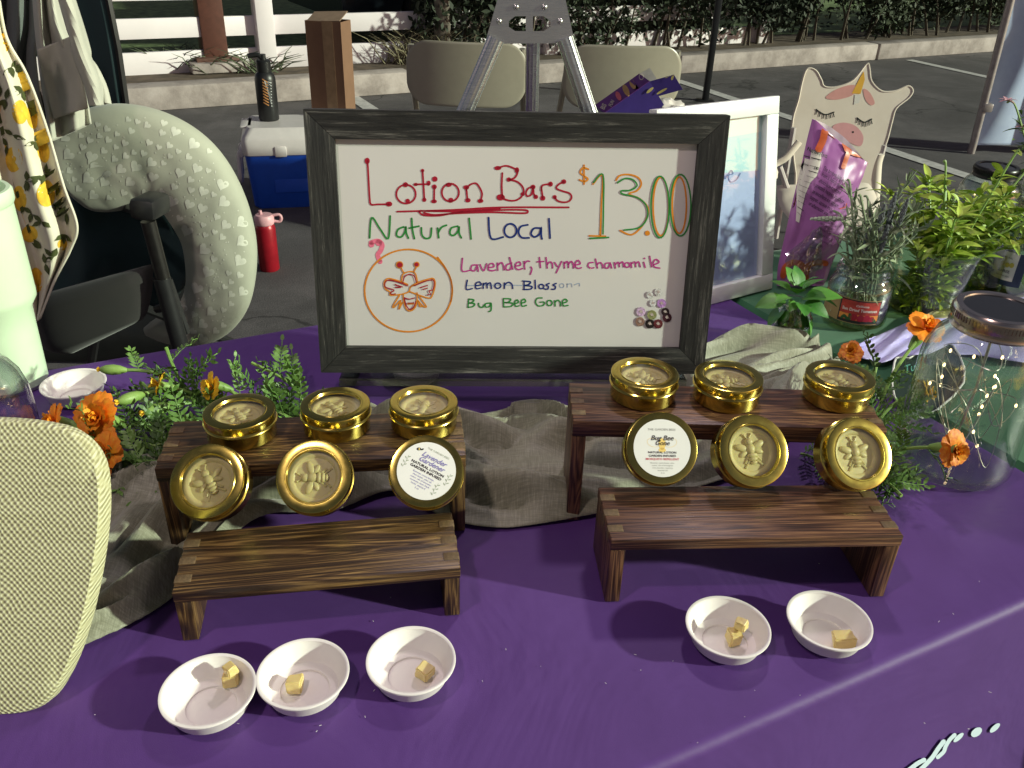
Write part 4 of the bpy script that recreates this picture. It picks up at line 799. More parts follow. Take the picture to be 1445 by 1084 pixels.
# ================================================================== COOLER, BOTTLES, CARDBOARD
cb_ = P(370, 262, 0); cf = P(366, 250, 0)
ck = Vector((P(372, 280, 0).x+.165, 3.93, 0)); ca_ = R_(14)
cool = thing('cooler', 'blue picnic cooler with a white lid beside the sign', 'cooler', ck, ca_)
M_cblue = C('blue_plastic', (.012, .075, .52), .38, var=.06); M_cwh = C('cooler_white', (.66, .60, .60), .4, var=.04)
def tbox(mb, w0, d0, z0, r=.03):
    def rect(w, d, z, r):
        out = []
        for cx, cy, a0 in ((w/2-r, d/2-r, 0), (-w/2+r, d/2-r, 90), (-w/2+r, -d/2+r, 180), (w/2-r, -d/2+r, 270)):
            for k in range(5): a = R_(a0+k*22.5); out.append(Vector((cx+r*math.cos(a), cy+r*math.sin(a), z)))
        return out
    prof = list(zip(w0, d0, z0))
    rings = [rect(w, d, z, r) for w, d, z in prof]; n = 20; vs = [p for q in rings for p in q]
    mb.add(vs, [(i*n+k, i*n+(k+1) % n, (i+1)*n+(k+1) % n, (i+1)*n+k) for i in range(len(rings)-1) for k in range(n)]+[tuple(range(n)), tuple(range((len(rings)-1)*n, len(rings)*n))[::-1]]); return mb
mb = MB(); tbox(mb, [.38, .40, .43, .435], [.24, .25, .275, .28], [.0, .01, .23, .245]); mb.build('body', M_cblue, cool)
mb = MB(); tbox(mb, [.445, .45, .45, .435, .39, .385], [.288, .292, .292, .28, .235, .23], [.245, .25, .31, .325, .355, .358]); mb.build('lid', M_cwh, cool)
mb = MB(); mb.box((-.20, 0, .352), (.05, .14, .012), bev=.005); mb.build('lid_grip', M_cwh, cool)
mb = MB(); mb.box((0, -.136, .288), (.30, .006, .012), bev=.002); mb.build('lid_groove_shade', C('cooler_shadow_grey', (.45, .42, .42), .5), cool)  # shade of the lid groove, put on as a grey strip with no recess cut
mb = MB(); mb.box((-.06, -.146, .262), (.05, .012, .045), bev=.004); mb.build('latch', M_cwh, cool)
mb = MB(); mb.box((.0, -.131, .12), (.20, .004, .09), Matrix.Rotation(R_(-3.5), 3, 'X'), bev=.001); mb.build('front_recess', M_cblue, cool)
mb = MB(); mb.tube(spline([(-.225, -.06, .245), (-.245, -.062, .23), (-.25, -.062, .12), (-.25, .0, .105), (-.25, .062, .12), (-.245, .062, .23), (-.225, .06, .245)], 5), .010, 8).box((-.232, 0, .235), (.02, .15, .03), bev=.004); mb.build('handle', M_cwh, cool)
zl = .359
cool.scale = (1, 1.12, 1); bb = P(380, 169, zl); bot = thing('water_bottle', 'tall black bottle with chevron print standing on the cooler lid', 'bottle', (bb.x, bb.y, zl))
bot.scale = (.86, .86, .88)
mb = MB(); mb.lathe([(.0001, 0), (.048, 0), (.052, .006), (.053, .20), (.048, .222), (.034, .236), (.034, .240)], 32); mb.build('body', M_blk, bot)
mb = MB(); mb.lathe([(.036, .238), (.037, .285), (.030, .292), (.020, .293), (.0001, .293)], 28); mb.tube(spline([(-.0, 0, .290), (-.02, -.01, .315), (-.07, -.02, .310)], 5), [.012]*11, 8).tube([(.0, 0, .292), (.0, 0, .318)], .016, 10); mb.build('cap', M_blk, bot)
bpy.context.view_layer.update(); bvq = bvh_of([bot.children[0]]); dec = []
for i in range(9):
    y = 112+i*4.1; dec += ribbon2d([(370.5+i*.25, y), (377+i*.25, y+4)], 1.5); dec2 = 0
polys_to('chevron_print', dec, onto(bvq, .001), C('orange_print', (.55, .25, .09), .5), bot); dec = []
for i in range(9): y = 112+i*4.1; dec += ribbon2d([(391.5+i*.2, y), (382+i*.2, y+5)], 1.5)
polys_to('chevron_print_white', dec, onto(bvq, .001), C('white_print', (.55, .55, .55), .5), bot)
kb = P(467, 164, zl); kx = thing('cardboard_box', 'tall plain brown cardboard box standing beside the black bottle', 'box', (kb.x+.01, kb.y+.03, zl), R_(-12))
M_card = C('cardboard', (.20, .105, .062), .85, var=.08, scale=12, bump=.15, bscale=60)
for k, (c, d) in enumerate((((0, -.055, .205), (.165, .003, .41)), ((0, .055, .205), (.165, .003, .41)), ((-.0825, 0, .205), (.003, .1135, .41)), ((.0825, 0, .205), (.003, .1135, .41)))): mb = MB(); mb.box(c, d); mb.build('side', M_card, kx)
mb = MB(); mb.box((0, 0, 0), (.16, .1, .003), Matrix.Rotation(R_(18), 3, 'X') @ Matrix.Rotation(R_(-4), 3, 'Y')); mb.v = [v+Vector((0, -.005, .425)) for v in mb.v]; mb.build('flap', C('cardboard_light', (.30, .20, .14), .85), kx)
mb = MB(); mb.box((.02, -.0572, .21), (.05, .0006, .405)); mb.build('packing_tape', C('tape_tan', (.30, .19, .11), .25), kx)
rbp = P(381, 380, 0); rb_ = thing('water_bottle', 'red bottle with a pink flip lid standing on the asphalt', 'bottle', (rbp.x, rbp.y, 0), R_(10))
mb = MB(); mb.lathe([(.0001, 0), (.034, 0), (.037, .005), (.037, .165), (.033, .178), (.030, .182)], 28); mb.build('body', C('red_enamel', (.30, .008, .018), .35, metal=.2), rb_)
mb = MB(); mb.lathe([(.033, .180), (.036, .184), (.036, .208), (.030, .216), (.0001, .218)], 28); mb.tube([(-.01, 0, .215), (-.012, 0, .232)], .006, 8); mb.tube(spline([(.03, 0, .212), (.055, 0, .214), (.062, 0, .200), (.055, 0, .188), (.034, 0, .190)], 5), .0055, 8); mb.build('cap', C('pink_plastic', (.66, .36, .40), .45), rb_)
# ================================================================== CAMP CHAIR, PILLOW, CLOTHES
M_dg = cloth('dark_green_canvas', (.008, .030, .034), (.013, .045, .048), .75, 900, .15, 8); M_dk = cloth('charcoal_canvas', (.026, .026, .024), (.034, .032, .030), .7, 900, .06, 6)
camp = thing('camp_chair', 'dark camping chair with green canvas back and black armrest', 'camp chair')
panel('backrest', [(84, -40), (88, 0), (92, 80), (100, 165)], [(138, -40), (150, 0), (164, 70), (178, 165)], atY(2.15), M_dg, camp, 16, 30, lambda u, v: .02*math.sin(u*PI), .03)
mb = MB(); mb.tube([PY(x, y, 2.14) for x, y in ((140, -40), (153, 0), (167, 70), (180, 160))], .008, 6); mb.build('back_piping', M_blk, camp)
panel('seat_side', [(108, 262), (90, 330), (70, 400), (64, 440)], [(262, 262), (272, 320), (262, 400), (232, 430)], atY(2.0), M_dg, camp, 30, 24, lambda u, v: .05*noise.noise(Vector((u*3, v*3, 2))), .01)
puff('seat', [(40, 420), (45, 455), (60, 492), (100, 500)], [(216, 372), (215, 410), (208, 440), (200, 452)], atY(1.72), (0, -1, .2), .035, M_dk, camp)
mb = MB(); mb.grid(lambda u, v: PY(-40+340*u, 250+260*v, 2.45-.2*v), 6, 6); solid(mb.build('inner_fabric', M_blk, camp), .01)
ac = PY(207, 296, 1.70); mb = MB(); mb.box(ac+Vector((0, .02, .002)), (.054, .10, .045), Matrix.Rotation(R_(-6), 3, 'X') @ Matrix.Rotation(R_(4), 3, 'Y'), bev=.013); mb.build('armrest', M_blk, camp)
M_gun = C('gunmetal_tube', (.10, .095, .09), .28, metal=.9)
mb = MB(); mb.tube([PY(209, 312, 1.71), PY(232, 400, 1.71)], .0155, 14); mb.build('arm_post', M_gun, camp)
mb = MB(); mb.tube([PY(228, 392, 1.71), PY(252, 480, 1.71)]+[Vector((PY(275, 560, 1.71).x, 1.71, .0))], .019, 14).tube([PY(236, 395, 1.76), PY(262, 470, 1.76)], .012, 8); mb.build('lower_post', M_blk, camp)
mb = MB(); mb.tube([PY(222, 436, 1.75), PY(238, 432, 1.72)], .010, 8).tube([Vector((-1.25, 2.2, 0)), Vector((-1.0, 1.9, .40))], .012, 8).tube([Vector((-.62, 2.25, 0)), Vector((-.9, 1.8, .42))], .012, 8).tube([PY(205, 300, 1.78), PY(150, 285, 2.1)], .012, 8); mb.build('frame_joints', M_blk, camp)['kind'] = 'stuff'
# pillow
ctr = [(88, 252), (106, 244), (137, 231), (180, 218), (225, 224), (262, 248), (290, 290), (308, 335), (312, 380), (306, 420), (286, 448), (255, 462), (225, 466), (205, 468)]
rad = [24, 58, 70, 69, 65, 62, 58, 52, 48, 44, 38, 28, 18, 6]
sp2 = spline([(*c, 0) for c in ctr], 14); sr = spline([(r, 0, 0) for r in rad], 14); Yp = 1.92
pts = [PY(p.x, p.y, Yp) for p in sp2]; mb = MB(); n = 72; vs = []
for i, p in enumerate(pts):
    t_ = (pts[min(i+1, len(pts)-1)]-pts[max(i-1, 0)]).normalized(); dpt = (p-CAM).dot(fw); r = sr[i].x*dpt/F; w = Vector((0, 1, 0)).cross(t_).normalized()
    for k in range(n): a = TAU*k/n; vs.append(p+w*r*math.cos(a)+Vector((0, 1, 0))*min(r*.62, .052)*math.copysign(abs(math.sin(a))**.75, math.sin(a))*(1+.05*noise.noise(Vector((i*.13, k*.2, 0)))))
mb.add(vs, [(i*n+k, i*n+(k+1) % n, (i+1)*n+(k+1) % n, (i+1)*n+k) for i in range(len(pts)-1) for k in range(n)]+[tuple(range(n)), tuple(range((len(pts)-1)*n, len(pts)*n))])
pil = thing('nursing_pillow', 'sage green C shaped nursing pillow printed with pale hearts', 'pillow')
cov = mb.build('cover', cloth('sage_cotton', (.38, .39, .31), (.44, .45, .36), .8, 700, .2, 10), pil)
bvp = bvh_of([cov]); hearts = []; specks = []
r = random.Random(4)
def heart(x, y, s, rot):
    out = []
    for k in range(18):
        a = TAU*k/18; hx = 16*math.sin(a)**3; hy = -(13*math.cos(a)-5*math.cos(2*a)-2*math.cos(3*a)-math.cos(4*a)); c, s_ = math.cos(rot), math.sin(rot); out.append((x+(hx*c-hy*s_)*s/16, y+(hx*s_+hy*c)*s/16))
    return out
placed = []
def hsub(q):
    c = (sum(p[0] for p in q)/len(q), sum(p[1] for p in q)/len(q)); return [[c, q[i], q[(i+1) % len(q)]] for i in range(len(q))]
for k in range(900):
    i = r.randrange(8, len(sp2)-30); c = sp2[i]; rr = sr[i].x*.82; a = r.random()*TAU; q = rr*math.sqrt(r.random()); x, y = c.x+q*math.cos(a), c.y+q*math.sin(a); s = r.choice([5, 6, 8.5, 10])
    if all((x-u)**2+(y-v)**2 > (s+w)**2*1.25 for u, v, w in placed): placed.append((x, y, s)); hearts += hsub(heart(x, y, s*.9, R_(35)+r.uniform(-.3, .3)))
for k in range(260):
    i = r.randrange(8, len(sp2)-26); c = sp2[i]; rr = sr[i].x*.85; a = r.random()*TAU; q = rr*math.sqrt(r.random()); x, y = c.x+q*math.cos(a), c.y+q*math.sin(a)
    if all((x-u)**2+(y-v)**2 > (1.5+w)**2 for u, v, w in placed): specks.append(disc2d((x, y), 1.1, 6))
polys_to('heart_print', hearts, onto(bvp, .0003), C('pale_heart_print', (.60, .61, .52), .8, var=.12, scale=60), cov)['kind'] = 'stuff'
polys_to('speck_print', specks, onto(bvp, .0003), MATS['pale_heart_print'], cov)['kind'] = 'stuff'
# clothes hanging at the left edge
M_card_ = cloth('grey_linen', (.44, .44, .37), (.54, .53, .45), .85, 900, .3, 9); M_teal = cloth('slate_linen', (.11, .13, .12), (.16, .18, .17), .85, 900, .3, 9)
cdg = thing('cardigan', 'grey linen garment with a patch pocket hanging over the camp chair', 'garment')
fd = lambda a, k=1.0, s=0: (lambda u, v: k*(.030*math.sin(u*a+v*2.2+s)+.016*noise.noise(Vector((u*4, v*3, s+3)))))
panel('dark_front', [(-60, -50), (-60, 60), (-60, 130), (-40, 180)], [(48, -50), (52, 30), (50, 80), (62, 165)], atY(1.80), M_teal, cdg, 60, 30, fd(22, .8))
panel('body', [(44, -50), (50, 40), (58, 110), (72, 200)], [(72, -50), (86, 20), (112, 80), (128, 175)], atY(1.74), M_card_, cdg, 40, 40, fd(11, .8, 2))
panel('patch_pocket', [(53, 70), (58, 100), (70, 145), (76, 168)], [(99, 52), (108, 80), (120, 130), (124, 152)], atY(1.715), M_card_, cdg, 24, 24, fd(5, .35, 5))
panel('sleeve', [(70, -50), (92, 20), (106, 75), (122, 118), (130, 150)], [(86, -50), (112, 30), (128, 80), (146, 120), (153, 146)], atY(1.68), M_card_, cdg, 20, 40, fd(6, .7, 1), .012)
lem = thing('lemon_print_garment', 'cream garment printed with lemons and leaves hanging at the left edge', 'garment')
lo = panel('fabric', [(-70, -40), (-70, 120), (-60, 260), (-20, 380), (20, 440), (48, 456)], [(-6, -40), (8, 48), (38, 105), (66, 180), (90, 262), (109, 318), (100, 352), (78, 395), (56, 450)], atY(1.5), cloth('cream_cotton', (.68, .64, .50), (.76, .72, .58), .85, 800, .3, 9), lem, 70, 80, fd(17, .9, 4))
bvl = bvh_of([lo]); lemons = [(28, 158, 10, 17), (45, 165, 9, 17), (20, 225, 13, 18), (61, 212, 10, 18), (65, 273, 13, 19), (28, 280, 11, 18), (42, 330, 13, 12), (5, 60, 10, 14), (38, 110, 8, 18), (12, 350, 12, 16), (88, 345, 8, 8), (52, 395, 11, 18), (70, 188, 6, 12), (98, 262, 4, 12), (-8, 150, 10, 16)]
polys_to('lemon_print', [w for x, y, a, b in lemons for w in sub(disc2d((x, y), a, 18, b, R_(rnd.uniform(-12, 12))))], onto(bvl, .0015), C('lemon_print_yellow', (.80, .50, .04), .8, var=.25, scale=60), lem)['kind'] = 'stuff'
lv = []
def leaf2(x, y, l, w, a):
    c, s_ = math.cos(a), math.sin(a); return [(x+u*l*c-v*w*s_, y+u*l*s_+v*w*c) for u, v in ((0, 0), (.25, .4), (.55, .5), (1, 0), (.55, -.5), (.25, -.4))]
r = random.Random(9)
for (x, y) in ((14, 95), (10, 140), (30, 128), (52, 150), (20, 190), (48, 200), (12, 205), (50, 248), (62, 245), (88, 235), (84, 262), (40, 255), (46, 300), (60, 312), (95, 300), (20, 310), (88, 285), (30, 90), (2, 120), (-10, 250), (5, 270), (90, 330), (60, 350), (75, 362), (66, 372)):
    for k in range(3): lv.append(leaf2(x, y, r.uniform(13, 18), 6.5, r.choice([-2.4, -1.5, -.6, .7, 1.6, 2.5])+r.uniform(-.3, .3)))
polys_to('leaf_print', lv, onto(bvl, .0026), C('leaf_print_green', (.060, .075, .018), .8, var=.3, scale=50), lem)['kind'] = 'stuff'
# ================================================================== UNICORN CHAIR, POLE, BANNER
uo = thing('kids_chair', 'white folding kids chair with a sleeping unicorn face back', 'chair')
uw = lambda x, y: PY(x, y, 3.62+(290-y)*.0009)
out = [(1138, 97), (1150, 99), (1158, 112), (1163, 122), (1182, 122), (1204, 112), (1222, 90), (1226, 96), (1229, 114), (1243, 128), (1262, 128), (1280, 121), (1287, 127), (1282, 137), (1264, 152), (1258, 170), (1250, 200), (1238, 226), (1232, 252), (1228, 296), (1130, 296), (1122, 245), (1117, 200), (1118, 168), (1126, 140), (1131, 116)]
so2 = [(p.x, p.y) for p in spline([(*q, 0) for q in out], 4, True)]
bm = bmesh.new(); vv = [bm.verts.new(uw(*q)) for q in so2]
for i in range(len(vv)): bm.edges.new((vv[i], vv[(i+1) % len(vv)]))
bmesh.ops.triangle_fill(bm, use_beauty=True, edges=bm.edges[:], normal=(0, -1, 0)); me = bpy.data.meshes.new('backrest'); bm.to_mesh(me); bm.free()
M_cream = cloth('cream_canvas', (.74, .63, .54), (.80, .70, .62), .8, 700, .25, 7); me.materials.append(M_cream); ub = link('backrest', me, uo); solid(ub, .018, 0)
mb = MB(); mb.tube([uw(*q)-Vector((0, .0088, 0)) for q in so2+[so2[0]]], .004, 6); mb.build('piping', M_cream, uo)
mb0 = MB(); mb0.add([uw(*q)-Vector((0, .0102, 0)) for q in ((1050, 60), (1350, 60), (1350, 330), (1050, 330))], [(0, 1, 2, 3)])
def um(l=0): return lambda q: uw(q[0], q[1])-Vector((0, .0105+l, 0))
Z7 = lambda p: (1000+p[0]/3.3875, 100+p[1]/3.3875)
def up(name, pts, col, l=0): polys_to(name, [[Z7(p) for p in q] for q in pts], um(l), C(name+'_colour', col, .8, var=.05), ub)
def fan(pts): return pts
sm = lambda pts: [(p.x, p.y) for p in spline([(*q, 0) for q in pts], 4, True)]
up('pink_mane', [sm([(555, 125), (600, 90), (660, 68), (700, 70), (690, 110), (640, 130), (590, 136)]), sm([(735, 85), (765, 100), (790, 150), (770, 162), (745, 135)])], (.68, .32, .30)); up('pink_snout', [sm([(590, 262), (640, 245), (700, 262), (735, 310), (725, 355), (690, 350), (640, 320), (600, 300)])], (.70, .34, .36))
up('yellow_horn', [[(680, 106), (720, 30), (738, 0), (742, 40), (722, 108)]], (.75, .40, .04), .0004); up('horn_stripe', [[(690, 160), (695, 112), (722, 112), (716, 150)]], (.70, .66, .62), .0004)
lash = []
for (a, b) in (((510, 182), (595, 195)), ((705, 222), (775, 228))):
    mid = ((a[0]+b[0])/2, (a[1]+b[1])/2+18); crv = spline([(*a, 0), (*mid, 0), (*b, 0)], 6); lash += ribbon2d(crv, 6)
    for k in range(6): q = crv[min(1+k*2, len(crv)-1)]; lash += ribbon2d([(q.x, q.y), (q.x+(k-2.5)*2.2, q.y+20)], 5)
lash.append(disc2d((686, 290), 5)); up('eyelashes', lash, (.015, .015, .015), .0006)
puff('seat', [(1096, 262), (1100, 290), (1118, 312), (1140, 318)], [(1225, 258), (1236, 275), (1238, 300), (1225, 318)], lambda x, y: PY(x, y, 3.42-(y-260)*.003), (0, -.2, .9), .022, M_cream, uo, crease=.3)
for (pts_, nm) in (([(1128, 200), (1110, 222), (1096, 232), (1092, 252)], 'arm'), ([(1244, 218), (1240, 232), (1238, 262), (1236, 292)], 'arm')):
    mb = MB(); mb.tube(spline([PY(x, y, 3.5) for x, y in pts_], 5), .022, 10, flat=.5); mb.build(nm, M_cream, uo)
M_wtube = C('white_tube', (.62, .55, .54), .4)
for pts_ in (((1120, 180), (1110, 240), (1096, 330)), ((1248, 205), (1236, 250), (1228, 330))):
    q = [PY(x, y, 3.6) for x, y in pts_]; q[-1].z = .0; mb = MB(); mb.tube(q, .011, 8); mb.build('leg', M_wtube, uo)
for pts_ in (((1100, 235), (1150, 330)), ((1240, 290), (1160, 345))):
    q = [PY(x, y, 3.4) for x, y in pts_]; q[-1].z = 0.0; mb = MB(); mb.tube(q, .011, 8); mb.build('leg', M_wtube, uo)
pp = P(995, 142, 0); pol = thing('canopy_pole', 'thin black canopy pole standing on the parking lot', 'pole', (pp.x, pp.y, 0))
mb = MB(); mb.box((0, 0, 1.15), (.045, .045, 2.3), bev=.005); mb.build('shaft', C('black_steel', (.025, .025, .03), .45, metal=.3), pol); mb = MB(); mb.box((0, 0, .004), (.12, .12, .008), bev=.002).box((0, 0, .8), (.055, .055, .05), bev=.006); mb.build('foot_plate', M_blk, pol)
bn = thing('banner_wall', 'pale blue fabric wall on a light metal frame at the right edge', 'canopy wall'); Yb = 5.3; zg = PY(1370, 203, Yb)
def bnp(x, y): return PY(x, y, Yb)
panel('fabric', [(1436, -60), (1415, 40), (1393, 120), (1372, 205)], [(1640, -60), (1640, 40), (1640, 120), (1640, 205)], lambda x, y: bnp(x, y), cloth('pale_blue_satin', (.44, .52, .76), (.54, .63, .84), .45, 600, .5, 5), bn, 60, 40, lambda u, v: .05*noise.noise(Vector((u*7+v*2, v*2, 1)))+.02*math.sin(u*20+v*3), .006)
mb = MB(); a = bnp(1370, 203); b = bnp(1438, -60); mb.tube([Vector((a.x, a.y-.03, 0)), a+Vector((0, -.03, 0)), b+Vector((0, -.03, 0))], .022, 10); mb.build('frame_pole', C('pinkish_steel', (.42, .36, .36), .35, metal=.4), bn)
mb = MB(); c = bnp(1388, 150); mb.box(c+Vector((0, -.03, 0)), (.06, .06, .05), bev=.008); mb.build('corner_joint', MATS['pinkish_steel'], bn)
# ================================================================== SNACK BAG
b0 = P(1130, 404); bn_ = Vector((.22, -.95, .22)).normalized()
bw = lambda x, y: PN(x, y, b0+Vector((0, -.0, 0)), bn_)
bag = thing('snack_bag', 'open purple snack bag with orange swirls leaning beside the white picture frame', 'snack bag')
M_bag = C('purple_film', (.34, .12, .35), .36, var=.08, scale=9, bump=.12, bscale=30); M_bagin = C('bag_lining', (.58, .48, .56), .3, bump=.3, bscale=40)
Lb = [(1146, 168), (1138, 200), (1128, 245), (1117, 290), (1107, 335), (1098, 375), (1096, 403)]; Rb = [(1224, 230), (1215, 252), (1206, 275), (1194, 300), (1186, 335), (1172, 370), (1161, 402)]
def bagface(s_):
    L = [(p.x, p.y) for p in spline([(*q, 0) for q in Lb], 6)]; Rr = [(p.x, p.y) for p in spline([(*q, 0) for q in Rb], 6)]
    def f(u, v):
        a = bound(L, v); b = bound(Rr, v); x = a[0]+(b[0]-a[0])*u; y = a[1]+(b[1]-a[1])*u
        if s_ < 0: y -= 14*math.sin(PI*u)**1*(1-v)**6
        else: y += 6*math.sin(PI*u)*(1-v)**6
        h = max(0, 4*u*(1-u))**.6*(.55+.45*math.sin(PI*v))*(1 if v < .97 else .6)
        cr = .0028*noise.noise(Vector((u*3+v*4, v*5, s_)))+.0010*noise.noise(Vector((u*9, v*12, 3)))+.004*abs(math.sin(u*5.2+v*1.3-1.7))
        return bw(x, y)+bn_*(.020*h*s_+(cr if 0 < u < 1 else 0))
    return f
mb = MB(); mb.grid(bagface(1), 50, 70); bfo = mb.build('front_panel', M_bag, bag); mb = MB(); mb.grid(bagface(-1), 30, 40); mb.build('back_panel', M_bagin, bag)
bvg = bvh_of([bfo]); G5 = lambda p: (1080+p[0]/4.016, 150+p[1]/4.016)
def dens(poly, k=4):
    return [[q for q in poly]]
def bagd(name, polys, m, l=.0012, s=True): 
    ps = []
    for q in polys: ps += sub([G5(p) for p in q]) if s else [q]
    return polys_to(name, ps, onto(bvg, l), m, bfo)
M_bor = C('rust_print', (.50, .085, .02), .35)
swirl = []
for st, w in (([(100, 960), (115, 910), (160, 885), (205, 900), (225, 950), (225, 985)], 34), ([(225, 950), (240, 905), (290, 885), (340, 890)], 32), ([(225, 985), (220, 1000)], 40), ([(335, 140), (325, 190), (300, 245)], 40), ([(190, 380), (170, 470), (150, 560)], 26), ([(480, 235), (455, 300), (440, 345)], 26), ([(420, 580), (450, 570), (458, 550)], 5)):
    polys_to('rust_swirl', [[G5(p) for p in q] for q in ribbon2d(spline([(*p, 0) for p in st], 6), w)], onto(bvg, .0012), M_bor, bfo)
bagd('rust_top_patch', [sm([(432, 205), (480, 208), (530, 235), (565, 275), (550, 292), (500, 282), (455, 262), (440, 235)])], M_bor)
nf = [[(225, 235), (262, 245), (318, 268), (308, 330), (290, 395), (255, 430), (225, 500), (205, 590), (190, 660), (172, 650), (178, 560), (180, 470), (205, 340)]]
bagd('nutrition_panel', nf, C('panel_paper', (.66, .62, .56), .45, var=.03), .0014)
nl = text_px('Nutrition Facts', *G5((238, 252)), 8.5, R_(22), .55, bold=.02)
for i, (xa_, xb_, y, w) in enumerate(((225, 312, 292, 1.4), (215, 300, 335, .5), (210, 292, 365, 1.0), (205, 280, 395, .4), (200, 262, 425, .4), (196, 250, 455, .4), (192, 240, 485, .4), (190, 232, 515, .4), (186, 225, 545, .4), (184, 215, 580, .9), (182, 205, 610, .4))): nl += ribbon2d([G5((xa_, y-10)), G5(((xa_+xb_)/2, y+2)), G5((xb_, y+14))], w)
nl += text_px('Calories', *G5((212, 328)), 4.2, R_(22), .6, bold=.02)+text_px('140', *G5((272, 352)), 5.5, R_(22), .8, bold=.03)
polys_to('nutrition_text', nl, onto(bvg, .0018), M_ink, bfo)
bt = []
for i, (s_, x, y) in enumerate((('The broken bits left over', 322, 358), ('from a batch of dark', 314, 394), ('chocolate-covered', 300, 428), ('pretzels happen to make', 280, 455), ('an excellent ice cream', 262, 488), ('topper, cookie mix-in', 248, 520), ('or afternoon snack', 240, 556))):
    bt += text_px(s_, *G5((x, y)), 8.2, R_(31), .56, bold=.015)
for i in range(7): bt += text_px(('Store in a cool dry place', 'reseal after opening', 'Distributed by mail', 'contains milk wheat soy', 'may contain peanuts', 'net weight 8 oz', 'product of USA')[i], *G5((318-i*11, 640+i*26)), 5.2, R_(28), .5)
polys_to('bag_text', bt, onto(bvg, .0014), C('dark_violet_ink', (.05, .015, .06), .5, var=0), bfo)
mb = MB(); 
def filmf(u, v): a = (1096+50*u, 395-62*u*v-20*u-40*v*(1-u)); return bw(a[0], a[1])+bn_*(.028+.006*noise.noise(Vector((u*6, v*6, 0))))
mb.grid(filmf, 16, 16); mb.build('crumpled_film', thin_glass('clear_film', (.80, .86, .82), .30, .12), bag)
# ================================================================== LEAVES AND HERBS
def leafmesh(name, l, w, curl, mat, n=7, cup=.25, serr=0):
    mb = MB(); vs = []
    for i in range(n+1):
        t = i/n; ww = w*math.sin(PI*min(1, t*.96+.03))**.8*(1-.25*t)*(1+(serr if i % 2 else -serr)); z = -curl*l*t*t; y = l*t
        for k in (-1, -.5, 0, .5, 1): vs.append(Vector((k*ww*.5, y, z+cup*ww*abs(k)**1.5*.5-(.04*w if k == 0 else 0))))
    mb.add(vs, [(i*5+k, i*5+k+1, (i+1)*5+k+1, (i+1)*5+k) for i in range(n) for k in range(4)]); return mb.mesh(name, mat, norm=False)
def place(me, parent, name, p, d, roll, s):
    d = Vector(d).normalized(); q = d.to_track_quat('Y', 'Z').to_matrix().to_4x4(); o = link(name, me, parent, Matrix.Translation(p) @ q @ Matrix.Rotation(roll, 4, 'Y') @ Matrix.Scale(s, 4)); return o
LM = [leafmesh('leaf', .034, .016, .45, M_mint), leafmesh('leaf', .030, .013, .8, M_mint), leafmesh('leaf', .038, .015, .3, M_mint)]
LS = [leafmesh('leaf', .034, .007, .3, M_sage, cup=.5), leafmesh('leaf', .028, .0055, -.2, M_sage, cup=.5)]
LB = [leafmesh('leaf', .038, .036, .45, M_basil, 10, .12, .02), leafmesh('leaf', .033, .030, .7, M_basil, 10, .12, .02)]
LA = [leafmesh('leaf', .030, .009, .4, leafm('dark_olive_leaf', (.05, .10, .02), (.15, .24, .05)))]
